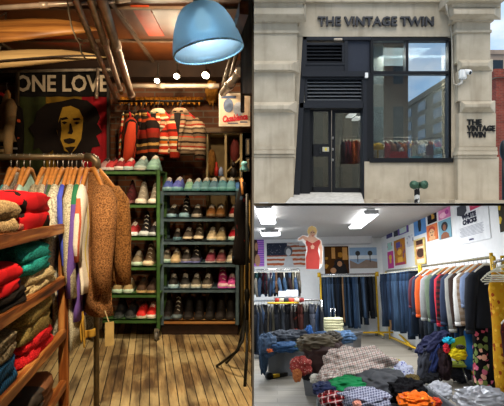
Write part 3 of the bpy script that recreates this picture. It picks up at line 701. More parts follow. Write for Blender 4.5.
# legs of the grey rack stop on a dark plinth
q = MB(); q.span((gx(161, YR), YR+.03, 0), (gx(238, YR), YR+.32, .095)); struct(q, 'trim_8', M('#2a1a10', .8, 0, .4))
gs = [[(102,'#8c6c6a','#c9c2bd',0),(109,'#a02a2c','#d9d2cd',0),(117,'#7c1f24','#cfc6bc','#d8d4cf'),(127,'#a82a30','#b9c6c4','#a9c2c0'),(139.5,'#6f8683','#cfd0c6','#a4b5b0',1.15),(152,'#7fa79c','#8db7a4','#86b39f',1.2)],
      [(116,'#42161a','#8d6a6a',0),(127,'#4f1c20','#8d5a5a',0),(139.5,'#a59d8d','#ddd8c8','#e0dccc',1.05,'high'),(152,'#958e80','#d3cdbd','#e6e1d2',1.0,'high')],
      [(119,'#a03a3a','#cfd6dc','#c3ccd6'),(131,'#8a2226','#d6dde0','#cfd8de'),(143,'#16151a','#a9b4b9','#bcc7cb'),(152.5,'#17161a','#8e979b','#a4aeb2')],
      [(112,'#5b4a36','#b6c7b6','#b9cdbd'),(123,'#6c5a44','#cfc4aa','#d5cbb4'),(135,'#6d614c','#a9c4b4','#b7d2c0'),(147,'#5d4c38','#c7b795','#cfc0a2')],
      [(115,'#7a6a46','#a6c3ae','#aacbb8'),(126,'#8d7a52','#b4cdb8','#b9d3c0'),(140,'#3a2716','#c6ad7a',0),(151,'#33241a','#b59a68',0)],
      [(117,'#15171a','#3d4a48',0),(129,'#17191c','#4a5654',0),(140,'#c3231f','#dfd3c0',0),(150,'#c8261f','#e0d6c6','#e6ddd0')]]
rs_ = [[(166.5,'#4b5fae','#7fb4b8','#8fb9c2',1.1),(177,'#5c66bb','#6fb0b8','#84b8c2',1.15),(187.5,'#86b79c','#5f9f9a','#7fb5a6',1.0),(196.5,'#6f9db0','#6fb6b6','#74a9b4',1.05),(205,'#5f9098','#5fa5a8','#77aebb',1.1),(213.5,'#587f92','#64b0b4','#76b2bd',1.1),(222,'#5b95a4','#68b8b6','#7cc0c4',1.15),(231,'#6fa9b6','#5fb3b6','#78bfc4',1.1),(238,'#4c7fbe','#8fc7dc',0,.9)],
       [(171.5,'#1a1714','#7ba5b8','#8ab0c0'),(184,'#1a1816','#7fa6b5','#8ab4c4'),(196,'#2b2620','#9a968a','#a19c90'),(210.5,'#8a5a2a','#4a3524','#76603f'),(220,'#8f6231','#4a3220','#6a5030'),(234,'#94201c','#c4bdb0','#c9b7a5')],
       [(175.5,'#191613','#4c6f7c','#4c6f7c',.85),(187,'#4a4136','#1d1a18','#b6ab90'),(198,'#5a5040','#1f1c19','#bdb196'),(211.5,'#a8997a','#c9d6ce','#cbbd9c'),(221,'#8f805e','#c9bd9a','#c4b48c'),(234,'#a81a28','#9fd0c8','#c8dcd6',1.05)],
       [(164.5,'#5a5648','#8ab0a8','#9ab8ac'),(174.5,'#a08d68','#b39d78','#b09a76'),(185,'#26211e','#8a90d0','#6f6a6a'),(195,'#1f1c20','#868ccc','#4a4650'),(210.5,'#6a2436','#d8cdd2','#7a3a48'),(221,'#5c2a30','#b8a698','#7c4a48'),(231.5,'#9a8f78','#cfd6c8','#c3bba4')],
       [(171.5,'#191715','#8eb4c4','#9ab8c4'),(183.5,'#1b1a18','#aab0aa','#a8a79c'),(195,'#4a4438','#b6cacb','#c0c0b0'),(207,'#3d372e','#aca89a','#b4ac98'),(222,'#a82c6c','#e060c8','#c8a8b0',1.05),(231.5,'#b04080','#e880d0','#d0b8b8')],
       [(166,'#1a1512','#4a5a60',0),(176,'#241c16','#4a4440','#5a6a70'),(187,'#15110f','#2a2420',0),(198,'#1a1512','#2c2620',0),(209,'#15110f','#241f1a',0),(220,'#1c1612','#2a2420',0),(230,'#16120f','#2a2420',0)]]
cols = {'#8':'grey','#a':'red','#7':'maroon','#6':'teal'}
import colorsys
def cname(h):
    r, g_, b_ = [int(h[i:i+2], 16)/255 for i in (1,3,5)]; hh, s, v = colorsys.rgb_to_hsv(r, g_, b_)
    if v < .14: return 'black'
    if s < .17: return 'dark grey' if v < .35 else 'grey' if v < .72 else 'off-white'
    hh *= 360; d = 'dark ' if v < .45 else ''
    n = 'red' if hh < 14 or hh > 345 else 'brown' if hh < 42 and v < .7 else 'orange' if hh < 32 else 'tan' if hh < 52 else 'olive' if hh < 75 and v < .6 else 'yellow' if hh < 65 else 'green' if hh < 165 else 'teal' if hh < 200 else 'blue' if hh < 250 else 'purple' if hh < 290 else 'pink'
    return d + n
def fill(rows, ys, Y, rackname, grp):
    names = ['top', 'second', 'third', 'fourth', 'fifth', 'lowest']
    for i, row in enumerate(rows):
        for j, e in enumerate(row):
            px, up, so, toe = e[:4]; sc = e[4] if len(e) > 4 else 1; kd = e[5] if len(e) > 5 else ('high' if (i*7+j*3) % 5 == 0 and i else 'low')
            boot = rackname == 'grey' and i == 5
            lb = '%s %s with %s sole, %s from left, %s shelf of the %s rack' % (cname(up), 'boot' if boot else 'sneaker', cname(so), nth(j), names[i], rackname)
            z = P(0, ys[i], Y).z
            shoe(lb, (P(px, 0, Y).x, Y+.145, z+.001), random.Random(i*31+j).uniform(-.09, .09), up, so, '%s on the %s rack, %s shelf' % ('boots' if boot else 'shoes', rackname, names[i]), 'high' if boot else kd, toe or None, lace=('#d8d2c4' if toe else '#2a2622'), cat='boot' if boot else 'shoe', name='boot' if boot else 'sneaker', sc=sc)
fill(gs, [170, 203.5, 236, 266, 293.5, 319], YG, 'green', 'g')
fill(rs_, [191, 217.5, 240.5, 263, 288.5, 320], YR, 'grey', 'r')
# wood post, black stand and hanging things at the right edge
a = P(247, 290, 4.2); q = MB(); q.span((-.026, -.015, -a.z), (.026, .015, P(0,200,4.2).z-a.z)); solo(q, 'wooden_post', wood('yellowpost', ('#8a6a34', '#b8954e', '#cdb070'), 'Z'), 'pale yellow wooden post at the right end of the grey rack', 'post', a)
a = VX((P(247, 0, 3.75).x, 3.75, 0)); st = thing('tripod_stand', 'black tripod stand on the floor at the right edge of the shop', 'stand', a)
q = MB(); q.tube([(0,0,.28), (0,0,1.32)], .014, 10); part(q, 'pole', BLACKM, st, smooth=True)
q = MB(); q.ell((0,0,.56), (.022,.022,.06), 10, 8); part(q, 'clamp', BLACKM, st, smooth=True)
def W0(px, py, Y): return P(px, py, Y)-a
for pts in ([W0(246, 290, 3.75), W0(245, 318, 3.75), W0(243, 340, 3.7), W0(236, 352, 3.6), W0(217, 366, 3.8)], [W0(246, 315, 3.75), W0(238, 350, 3.75), (-.16, .1, .02)], [W0(247, 320, 3.75), W0(247, 350, 3.5), W0(244.5, 391, 3.4)]):
    q = MB(); q.tube(pts, .011, 8); part(q, 'leg', BLACKM, st, smooth=True)
q = MB(); q.tube([W0(244.5, 386, 3.4), W0(244.3, 393, 3.4)], .015, 8)
garment('dark_coat', 'black coat with dark red trim hung on the stand at the right edge', 'coat', (P(241.5, 0, 3.85).x, 3.85, P(0, 170, 3.85).z), .1, .22, .72, .10, floral('coatred', '#120e0d', ['#120e0d', '#7a1a18', '#120e0d', '#2b3a4a', '#120e0d'], 18, .4), 0, WOODH, seed=31)
a = P(247, 172, 3.9); a.x -= .02; q = MB(); q.lathe([(.004,0),(.03,.005),(.036,.02),(.02,.05),(.028,.06),(.02,.08),(.004,.085)], n=14); solo(q, 'ornament', M('#7fc4c8', .3), 'turquoise glazed ornament beside the picture frames', 'ornament', a, smooth=True)

# ---------------- pipe clothes rail with coats
YC = 2.75
RUST = M('#6d614c', .45, .7, .35, 20)
zr = P(0, 157, YC).z; xa = P(96.5, 0, YC).x; xl = P(-40, 0, YC).x
a = VX((xa, YC, 0)); rk = thing('clothes_rail', 'iron pipe clothes rail crowded with coats beside the wooden shelf', 'clothes rail', a)
q = MB(); q.tube([(xl-xa, 0, zr), (-.05, 0, zr)], .017, 10); part(q, 'rail', RUST, rk, smooth=True)
q = MB(); q.tube([(-.06, 0, zr), (-.02, 0, zr-.004), (0, 0, zr-.025), (0, 0, zr-.06)], .024, 10); part(q, 'elbow', RUST, rk, smooth=True)
q = MB(); q.tube([(0, 0, zr-.05), (0, 0, 0.02)], .016, 10); part(q, 'upright', RUST, rk, smooth=True)
q = MB(); q.lathe([(.01,0),(.06,0),(.06,.012),(.025,.02),(.02,.05),(.01,.05)], n=16); part(q, 'foot', BLACKM, rk, smooth=True)
q = MB(); q.tube([(xl-xa, 0, zr), (xl-xa, 0, 0)], .016, 10); part(q, 'upright', RUST, rk, smooth=True)
pst = stripes('scarfstripe', [(0,'#e9e4d4'),(.18,'#e3d27a'),(.25,'#efe9da'),(.55,'#c96a4e'),(.62,'#efe9da')], 5, 'Y', rough=.8)
gl_ = [(11,'teal shirt', M('#2f8a96', .85, 0, .3), .40, .70, .06), (17,'grey tweed coat', knit('#8f857a', '#b3a99c'), .42, .85, .07), (24,'dusty pink cardigan', knit('#8a5a52', '#a8766a'), .42, .8, .07), (30,'mint blouse', M('#a8c8bc', .8), .42, .7, .05), (44,'grey-brown tweed jacket', knit('#80745f', '#a89c84'), .44, .85, .09),
       (49.5,'beige wool jacket', knit('#a39a86', '#c2b8a2'), .44, .85, .06), (53.5,'lavender grey jacket', M('#5e586c', .85, 0, .3), .43, .85, .06), (57.5,'forest green jacket', knit('#39503c', '#4f6a50'), .43, .85, .06), (63,'pale grey boucle coat', knit('#a9a792', '#d2cfba', 110), .46, .95, .085),
       (68.5,'cobalt blue coat', M('#3f4fbf', .8, 0, .3), .43, .9, .06), (72,'dark brown fur jacket', knit('#3b2d20', '#6b5237', 90), .42, .85, .06), (76.5,'oatmeal wool coat', knit('#a8a48c', '#cbc6ae'), .45, 1.0, .085), (82,'purple knit coat with green shoulder', stripes('purplegreen', [(0,'#6f55a8'),(.86,'#6a4fa0'),(.90,'#2f7a58')], .9, off=.14, rough=.9), .44, .86, .075), (87.5,'white satin blouse with orange stripes', pst, .43, .72, .07)]
for i, (px, nm, m, w, L, T) in enumerate(gl_):
    garment('coat' if 'coat' in nm else 'jacket', nm + ', ' + nth(i) + ' from the left on the pipe rail', nm.split(' with ')[0].split()[-1], (P(px, 0, YC).x, YC, zr+.004), .20 + random.Random(i).uniform(-.07, .07), w, L, T*.8, m, .48 if L > .75 else .3, WOODH, 'coats on the pipe rail', 1.05, None, i+50)
BROWN = knit('#6d482a', '#a5764a', 150)
gq = garment('coat', 'shaggy brown wool coat at the right end of the pipe rail', 'coat', (P(93, 0, YC).x, YC-.01, zr+.004), .62, .40, .84, .12, BROWN, .46, WOODH, 'coats on the pipe rail', 1.15, None, 91)
gq2 = garment('coat', 'darker brown wool coat behind the shaggy one at the rail end', 'coat', (P(97, 0, YC+.12).x, YC+.12, zr+.004), .9, .40, .70, .10, knit('#6a4525', '#94683a', 120), .45, WOODH, 'coats on the pipe rail', 1.1, None, 92)
q = MB(); q.span((-.02, -.26, -.98), (.026, -.256, -.86)); part(q, 'tag', M('#a8905a', .8), gq, 'tan card price tag')
q = MB(); q.tube([(-.02, -.258, -.80), (.0, -.258, -.86)], .003, 5); part(q, 'tag_string', M('#c9b78a', .8), gq)
OCH = M('#a8822c', .8, 0, .3); q = MB(); a = P(83, 320, YC-.15)
q.sheet(lambda u, w: VX((-.02 + .03*u + .01*w, .03*math.sin(u*5), .02 - .14*w + .02*math.sin(u*6))), 8, 8); q.sheet(lambda u, w: VX((.005+.06*u, .02*math.sin(u*5+1), -.06 - .04*w + .02*u)), 8, 5)
solo(q, 'scarf', OCH, 'ochre scarf trailing below the coats near the floor', 'scarf', a, smooth=True, mods=(('solid', .008),))
garment('coat', 'grey tweed coat whose dark hem trails lowest on the pipe rail', 'coat', (P(80, 0, YC+.1).x, YC+.16, zr+.004), -.1, .42, 1.02, .13, knit('#4c463c', '#767063', 100), .45, WOODH, 'coats on the pipe rail', 1.0, None, 95)

# ---------------- rustic wooden shelf with knitwear
SW = wood('rustic', ('#2a1408', '#8a4c1c', '#d49a54'), 'Y', 1.6, .5, .6); SWZ = wood('rusticpost', ('#2a1408', '#8a4c1c', '#d49a54'), 'Z', 1.6, .5, .6)
p0, p1 = P(0, 236, 1.588), P(66.5, 223.5, 2.5); d = VX((p1.x-p0.x, p1.y-p0.y, 0)); dn = d.normalized(); ang = math.atan2(-dn.x, dn.y)
a = VX((p1.x, p1.y, 0)); sh = thing('wooden_shelf', 'rustic brown wooden shelf stacked with folded knitwear', 'shelf', a, ang)
Ln = d.length + .28; Dp = .42                                            # local: +Y along the aisle away from camera, aisle side at x = 0
lv = [CZ-.1025, CZ-.3615, CZ-.628, CZ-.882]
for z in lv:
    q = MB(); q.span((-.03, -Ln, z-.047), (0, .0, z)); part(q, 'front_rail', SW, sh, bevel=.004)
    q = MB(); q.span((-Dp, -Ln, z-.047), (-Dp+.03, 0, z)); part(q, 'back_rail', SW, sh, bevel=.004)
    for k in range(5): q = MB(); q.span((-Dp+.03, -Ln+.03+k*(Ln-.1)/4.6, z-.030), (-.03, -Ln+.17+k*(Ln-.1)/4.6, z-.014)); part(q, 'slat', SW, sh)
for x in (-.04, -Dp-.005):
    for y in (0, -Ln-.04): q = MB(); q.span((x, y, 0), (x+.045, y+.045, CZ-.018)); part(q, 'post', SWZ, sh, bevel=.005)
def onshelf(px, lvl, L, D, H, dz, label, m, seed, stripe=None, inset=.0):
    Yc = 287.5/(181-px); fr_ = VX((p0.x + dn.x/dn.y*(Yc-p0.y), Yc, 0)); perp = VX((-dn.y, dn.x, 0))
    c = fr_ + perp*(D*.5 + .01 + inset); c.z = lv[lvl] - .012 + dz
    return folded(label, c, Matrix.Rotation(ang + PI/2, 4, 'Z') @ Matrix.Rotation(PI, 4, 'Z'), L, D, H, m, 'folded knitwear on the wooden shelf', seed, stripe=stripe)
redblk = floral('redblack', '#b5141c', ['#b5141c', '#b5141c', '#1c1210', '#a01018'], 9, .7)
rednavy = floral('rednavy', '#c01a20', ['#c01a20', '#c01a20', '#241a3a', '#b01418'], 9, .6)
onshelf(12, 0, .36, .34, .12, .0, 'oatmeal folded sweater with a rust stripe on the top shelf, nearest', knit('#8a7350', '#b39a70', 130), 1, M('#7a3a1c', .9))
onshelf(41, 0, .62, .34, .155, .0, 'red and black folded sweater at the far end of the top shelf', redblk, 2)
onshelf(22, 0, .20, .20, .05, -.01, 'dusty rose folded knit tucked under the oatmeal sweater', knit('#8a4a40', '#b06a58'), 3, inset=-.0)
onshelf(48, 1, .50, .33, .085, .0, 'cream folded sweater beneath the teal one', knit('#a8966a', '#cbb88c'), 4)
onshelf(44, 1, .50, .34, .115, .085, 'teal folded sweater on top of the cream one', knit('#157a76', '#2fa39a'), 5)
onshelf(13, 1, .44, .34, .10, .055, 'red and navy folded sweater left of the teal one', rednavy, 6)
onshelf(16, 1, .50, .34, .06, .0, 'black folded sweater under the red and navy one', knit('#14110f', '#241f1c'), 7)
onshelf(45, 2, .50, .34, .15, .085, 'khaki folded sweater on top of the red zigzag one', knit('#6b5c34', '#94824c'), 8)
onshelf(46, 2, .50, .34, .10, .0, 'red folded sweater with a lavender zigzag edge', knit('#c01822', '#d82a30'), 9, stripe=M('#b8a8b8', .9))
onshelf(10, 2, .34, .34, .09, .10, 'grey flecked folded sweater above the blue one', knit('#5d5240', '#968a70', 90), 10)
onshelf(10, 2, .36, .34, .10, .0, 'blue ribbed folded sweater on the third shelf', stripes('blueribs', [(0,'#1f5a86'),(.5,'#12395c')], 60, 'X', rough=.9), 11)
onshelf(48, 3, .46, .36, .11, .0, 'brown and charcoal folded sweater on the lowest shelf', stripes('browncharcoal', [(0,'#7a5238'),(.6,'#3f3a36')], 1.9, 'X', off=.55), 12)
onshelf(16, 3, .30, .34, .10, .0, 'orange folded sweater at the near end of the lowest shelf', knit('#a85f22', '#c8803a'), 13)

# lights of the shop: warm spots on the ceiling (unseen, without fixtures; the three lit lenses have their own point bulbs)
WARM = '#ffe3bd'
lamp('SPOT', 'unseen_shop_spot', (-.25, 1.15, 2.66), 260, WARM, (-1.0, 2.75, 1.05), .04, spot=62, blend=.6)
lamp('SPOT', 'unseen_shop_spot', (-.55, 3.68, 2.66), 235, WARM, (-.66, 3.6, .0), .04, spot=80)
lamp('SPOT', 'unseen_shop_spot', (-.5, 3.0, 2.62), 95, WARM, (-.9, 5.1, 1.9), .05, spot=75)
lamp('SPOT', 'unseen_shop_spot', (-1.5, 2.7, 2.5), 80, WARM, (-2.0, 5.1, 1.9), .05, spot=75)
lamp('SPOT', 'unseen_shop_spot', (-.2, .9, 2.6), 170, WARM, (-.95, 2.0, .55), .04, spot=58, blend=.6)
for px, py in ((157, 81), (176.5, 76.5), (205.5, 75.5)):
    v = P(px, py, 4.70); lamp('POINT', 'spot_bulb', v + VX((0, -.1, 0)), 9, WARM, None, .03)
lamp('POINT', 'pendant_glow', P(207, 32, 3.1), 5, '#eef6ff', None, .05)
# =================================================================== PLACE 2: the stone shopfront at street level
Yw = 12.0
STONE = None
t = NT('limestone'); t.set(.9, 0, .2)
n = t.noise(2.2, 8); n2 = t.noise(60, 2); n3 = t.noise(2.0, 5, t.mapping((3, 3, .35)))
c = t.ramp(n, [(.3, rgba('#a99d88')), (.7, rgba('#c4b8a3'))])
c = t.mix(t.ramp(n3, [(.52, (0,0,0,1)), (.75, (.55,.55,.55,1))]), c, rgba('#8b7f6c'))
t.base(t.mix(t.math('MULTIPLY', n2, .25), c, rgba('#877b69'))); t.bump(n2, .12, .01); STONE = t.mat
FRAME = M('#23252a', .45, .2, .12); FRAMED = M('#17181b', .45, .2, .1)
def sp(x0, y0, x1, y1, ya, yb, b=None):                     # a block given by its front face in the photo and its two depths
    b = b or MB(); b.span(P(x0, y0, ya).to_tuple(), (P(x1, y1, ya).x, yb, P(x1, y1, ya).z)); return b
def frus(b, x0, y0, x1, y1, X0, Y0, X1, Y1, yf, yb):        # chamfered block: small front face, larger back face
    f = [P(x0, y1, yf), P(x1, y1, yf), P(x1, y0, yf), P(x0, y0, yf)]; k = [P(X0, Y1, yb), P(X1, Y1, yb), P(X1, Y0, yb), P(X0, Y0, yb)]
    b.add(f + k, [(0,1,2,3),(7,6,5,4),(0,4,5,1),(1,5,6,2),(2,6,7,3),(3,7,4,0)]); return b
b = MB()
sp(240, -40, 490, 36.5, Yw, Yw+.5, b)                        # lintel zone
b.hexa([P(240, 204, Yw), P(293, 204, Yw), VX((P(293,0,Yw).x, Yw+.5, P(0,204,Yw).z)), VX((P(240,0,Yw).x, Yw+.5, P(0,204,Yw).z)), P(240, 36, Yw), P(302.7, 36, Yw), VX((P(302.7,0,Yw).x, Yw+.5, P(0,36,Yw).z)), VX((P(240,0,Yw).x, Yw+.5, P(0,36,Yw).z))]); sp(449.5, 36, 490, 204, Yw, Yw+.5, b)
sp(364.5, 161.5, 455, 204, Yw-.02, Yw+.5, b)
struct(b, 'wall_facade', STONE)
b = sp(362, 199, 458, 204, Yw-.12, Yw); sp(455, 200, 520, 204, Yw-.45, Yw-.1, b); struct(b, 'trim_9', STONE, bevel=.01)
b = sp(296, -12, 452, 2.0, Yw-.1, Yw+.1); struct(b, 'trim_10', STONE, bevel=.01)
b = MB(); b.span(P(449, 37, Yw), (P(449, 37, Yw).x+.001, Yw+.1, P(449, 30, Yw).z))
def pilaster(name, L):
    b = MB()
    for e in L:
        if len(e) == 6: sp(e[0], e[1], e[2], e[3], e[4], e[5], b)
        else: frus(b, *e)
    return struct(b, name, STONE, bevel=.008)
yf, yb = Yw-.22, Yw+.1
pilaster('wall_pilaster', [(240, 21, 297.5, 63, yf, yb), (240, 30, 299, 33, yf-.05, yb), (238, 64, 291.5, 70, 238, 60, 299.5, 73, yf-.14, yf+.04), (240, 72, 295, 104, yf, yb),
    (238, 105.5, 289, 109, 238, 101, 297, 113.5, yf-.14, yf+.04), (240, 112, 294.5, 146.5, yf, yb), (240, 146, 295.5, 150, yf-.06, yb), (240, 150, 294.5, 154, yf-.10, yb), (240, 156, 293.5, 206, yf-.03, yb), (240, 154, 295, 157, yf-.06, yb),
    (240, 15, 300, 22, yf-.08, yb), (238, 8, 304, 14, 238, 4, 306, 22, yf-.30, yf-.06), (240, -6, 303, 9, yf-.25, yb), (240, -30, 306, 0, yf-.42, yb)])
pilaster('wall_pilaster', [(456.5, 20, 490.5, 63, yf, yb), (455.5, 29.5, 492, 32.5, yf-.05, yb), (462, 62.5, 488, 66, 457, 59, 493, 72, yf-.14, yf+.04), (458, 71, 492, 101, yf, yb),
    (465, 104, 490, 107, 459.5, 100.5, 495.5, 114, yf-.14, yf+.04), (459, 113, 496, 147, yf, yb), (458.5, 147, 497.5, 151, yf-.06, yb), (457.5, 151, 498, 155, yf-.10, yb), (458, 154, 497, 158, yf-.06, yb), (458, 157, 499, 206, yf-.03, yb),
    (453, 15, 494, 21, yf-.08, yb), (454, 10, 494, 14, 448.5, 4, 501, 20, yf-.34, yf-.06), (452, -6, 501, 7, yf-.25, yb), (449, -30, 505, 0.5, yf-.42, yb)])
# doorstep ramp
b = MB(); p = [P(285, 203.5, 11.2), P(364.5, 203.5, 11.2)]; q0, q1 = P(296, 191.5, Yw+.35), P(361, 192, Yw+.35)
b.hexa([VX((p[0].x, 11.2, CZ-.02)), VX((p[1].x, 11.2, CZ-.02)), VX((q1.x, Yw+.5, CZ-.02)), VX((q0.x, Yw+.5, CZ-.02)), VX((p[0].x, 11.2, CZ)), VX((p[1].x, 11.2, CZ)), VX((q1.x, Yw+.35, q1.z)), VX((q0.x, Yw+.35, q0.z))])
struct(b, 'floor_doorstep', M('#b9b6b0', .6, 0, .25, 9))

# door unit: frame, louvred vent above, dark panels
def rect_frame(b, x0, y0, x1, y1, w, ya, yb):
    sp(x0, y0, x1, y0+w, ya, yb, b); sp(x0, y1-w, x1, y1, ya, yb, b); sp(x0, y0+w, x0+w, y1-w, ya, yb, b); sp(x1-w, y0+w, x1, y1-w, ya, yb, b)
ds = sroot('door_1')
b = MB()
b.hexa([P(293, 199, 12.0), P(299.5, 199, 12.0), VX((P(299.5,0,12).x, 12.3, P(0,199,12).z)), VX((P(293,0,12).x, 12.3, P(0,199,12).z)), P(302.5, 36.5, 12.0), P(307, 36.5, 12.0), VX((P(307,0,12).x, 12.3, P(0,36.5,12).z)), VX((P(302.5,0,12).x, 12.3, P(0,36.5,12).z))])
sp(363, 72, 367, 199.5, 12.0, 12.3, b); sp(303, 36.5, 371.5, 40, 12.0, 12.3, b); sp(302, 71, 370, 76.5, 11.94, 12.3, b); sp(299.5, 102.5, 364, 108, 12.0, 12.3, b)
sp(344.5, 40, 348, 72, 12.02, 12.3, b); sp(302, 64.5, 346, 72, 12.05, 12.3, b)
struct(b, 'door_frame', FRAME, ds, bevel=.006)
b = MB(); sp(300, 108, 310, 193.5, 12.1, 12.3, b); struct(b, 'door_jamb', FRAMED, ds)
b = MB(); sp(347.5, 41, 371, 72, 12.08, 12.2, b); struct(b, 'door_panel', M('#2f333d', .45, .2, .08), ds)
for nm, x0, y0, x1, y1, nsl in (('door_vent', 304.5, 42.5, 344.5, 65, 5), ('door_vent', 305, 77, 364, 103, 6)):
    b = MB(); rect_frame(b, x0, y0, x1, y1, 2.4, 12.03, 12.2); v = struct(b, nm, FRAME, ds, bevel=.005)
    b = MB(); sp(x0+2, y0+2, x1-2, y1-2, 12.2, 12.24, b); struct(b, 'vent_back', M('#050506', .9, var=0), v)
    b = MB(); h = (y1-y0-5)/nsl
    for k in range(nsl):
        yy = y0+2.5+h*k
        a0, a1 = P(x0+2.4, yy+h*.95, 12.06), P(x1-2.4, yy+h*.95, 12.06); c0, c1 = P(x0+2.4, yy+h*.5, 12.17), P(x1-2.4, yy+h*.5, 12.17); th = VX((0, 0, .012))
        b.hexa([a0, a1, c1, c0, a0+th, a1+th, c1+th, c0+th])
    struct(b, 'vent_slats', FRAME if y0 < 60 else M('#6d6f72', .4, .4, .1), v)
GL1 = glass('shop_glass', '#dfe9ee', .22, .0, '#dfe6e6'); GLD = glass('door_glass', '#e3e8ea', .16, .0, '#a9adac')
# two leaves
for nm, x0, x1, pan, mid in (('door_leaf', 310, 331, [(313.5, 111.5, 329, 144), (312, 156, 328, 187)], True), ('door_leaf', 331, 364, [(335, 113, 362, 188)], False)):
    b = MB()
    xs = sorted([x0, x1] + [v for p in pan for v in (p[0], p[2])])
    if mid:
        sp(310, 108, 313.5, 192.5, 12.28, 12.34, b); sp(328.5, 108, 331.5, 192.5, 12.28, 12.34, b); sp(313, 108, 329, 111.5, 12.28, 12.34, b); sp(312, 144, 329, 156.5, 12.28, 12.34, b); sp(312, 187, 329, 192.5, 12.28, 12.34, b)
    else:
        sp(332, 108, 335.2, 192.5, 12.28, 12.34, b); sp(361.8, 108, 364, 192.5, 12.28, 12.34, b); sp(335, 108, 362, 113, 12.28, 12.34, b); sp(335, 188, 362, 192.5, 12.28, 12.34, b)
    lf = struct(b, nm, FRAMED, ds, bevel=.004)
    for p in pan: b = MB(); sp(p[0]-.3, p[1]-.3, p[2]+.3, p[3]+.3, 12.30, 12.31, b); struct(b, 'pane', GLD, lf)
    if mid:
        b = MB(); sp(322.5, 147, 329, 151.5, 12.265, 12.28, b); struct(b, 'letter_plate', M('#b9b4a0', .4, .3), lf)
        b = MB(); sp(325, 148, 326.8, 150.5, 12.258, 12.266, b); struct(b, 'yellow_sticker', M('#d8c42e', .6), lf)
        b = MB(); sp(319.8, 147.5, 321.3, 153, 12.25, 12.28, b); struct(b, 'pull_handle', M('#3a3c3e', .35, .8), lf)
    else:
        for yy in (138, 149.5, 160): b = MB(); b.ell(P(332.8, yy, 12.26), (.02, .03, .035)); struct(b, 'lock', M('#a6a6a4', .3, .8), lf)
# the big window
wn = sroot('window_1')
b = MB(); rect_frame(b, 370.5, 37.5, 451.5, 162, 3.0, 12.0, 12.25); sp(366.5, 74, 371, 162, 12.0, 12.3, b)
sp(405.8, 40, 408.6, 72, 12.02, 12.2, b); sp(372, 71, 450, 74, 12.01, 12.22, b); sp(370, 158, 453.5, 162.5, 11.93, 12.2, b)
struct(b, 'window_frame', FRAMED, wn, bevel=.006)
GLW = glass('window_glass', '#dfe8ee', .55, .0, '#d5dcdc')
for x0, y0, x1, y1 in ((373, 40, 406, 71.5), (408.4, 40, 449, 71.5), (373, 73.5, 449, 158.5)):
    b = MB(); sp(x0, y0, x1, y1, 12.10, 12.11, b); struct(b, 'window_pane', GLW, wn)

# letters on the wall
a = P(376, 27, Yw)
LET = M('#3d3d40', .5, .2, .1)
q = MB(); text(q, 'THE VINTAGE TWIN', .30, Matrix.Translation(P(376, 22, Yw-.05)-a) @ XZ, .04, .007, 1.0)
xs = [v[0] for v in q.v]; k = (P(433.5, 0, Yw).x-P(318, 0, Yw).x)/(max(xs)-min(xs)); q.v = [(x*k, y, z) for x, y, z in q.v]
solo(q, 'shop_sign', LET, 'long dark raised-letter shop sign above the window and door', 'sign', a)
a = P(480, 138, yf)
sg = thing('wall_sign', 'small black three-line shop sign on the right pilaster', 'sign', a)
BLK = M('#121212', .5, 0, .05)
for tx, x0, x1, y in (('THE', 467, 481.5, 122.5), ('VINTAGE', 467, 495, 128.7), ('TWIN', 467.5, 485.5, 135)):
    q = MB(); text(q, tx, .185, Matrix.Translation(VX((0, 0, 0))) @ XZ, .02, .005, 1.0, 'LEFT'); xs = [v[0] for v in q.v]; zs_ = [v[2] for v in q.v]
    kx = (P(x1,0,yf).x-P(x0,0,yf).x)/(max(xs)-min(xs)); o0 = P(x0, y, yf-.02)-a; q.v = [((x-min(xs))*kx+o0.x, yy+o0.y, z+o0.z) for x, yy, z in q.v]
    part(q, 'lettering', BLK, sg)
# cctv camera with its conduit
WHT = M('#e6e6e4', .4, 0, .05)
a = P(462, 79, yf); cc = thing('security_camera', 'white security camera on the right stone pilaster', 'camera', a)
def lp(px, py, dy=0): v = P(px, py, yf)-a; return VX((v.x, -dy, v.z))
q = MB(); q.span(lp(458.3, 80, 0), lp(465, 70.5, .12)); q.span(lp(459, 79, .1), lp(463, 71.5, .16)); part(q, 'body', WHT, cc, bevel=.02)
q = MB(); dr = Matrix.Rotation(.5, 4, 'Z') @ Matrix.Rotation(PI/2+.35, 4, 'X'); q.lathe([(.02,-.09),(.06,-.085),(.06,.06),(.05,.075),(.02,.075)], lp(465.5, 73.5, .14), 16, dr); part(q, 'camera_barrel', WHT, cc, smooth=True)
q = MB(); q.lathe([(.005,0),(.04,0),(.04,.02),(.005,.03)], lp(466.3, 74.8, .19), 14, dr); part(q, 'lens', M('#0c0c0e', .15), cc)
q = MB(); q.tube([lp(461, 80, .06), lp(460.5, 83.5, .06), lp(457, 85.5, .05)], .03, 8); part(q, 'cable', M('#bdb9b0', .5), cc, smooth=True)
q = MB(); a2 = P(450, 0, Yw-.05); q.tube([P(x, y, yy)-a2 for x, y, yy in ((446, 4, Yw-.6), (447.5, 14, Yw-.5), (450.5, 19, Yw-.06), (452, 40, Yw-.05), (453, 75, Yw-.05), (454, 84, Yw-.08), (457, 85.5, yf-.04))], .022, 8)
solo(q, 'conduit', M('#a79f90', .5, .3), 'thin grey conduit running down the wall to the security camera', 'conduit', a2, smooth=True)
q = MB(); a = P(367, 76, Yw-.08); q.span((-.045, 0, -.04), (.03, .06, .085)); solo(q, 'door_sensor', WHT, 'small white box at the corner above the door', 'sensor', a, bevel=.008)
q = MB(); a = P(338, 40, Yw); q.span((-.1, -.05, -.01), (.1, .02, .03)); solo(q, 'light_fitting', M('#c9b9a6', .5), 'little tan fitting under the lintel above the vent', 'light', a, bevel=.01)
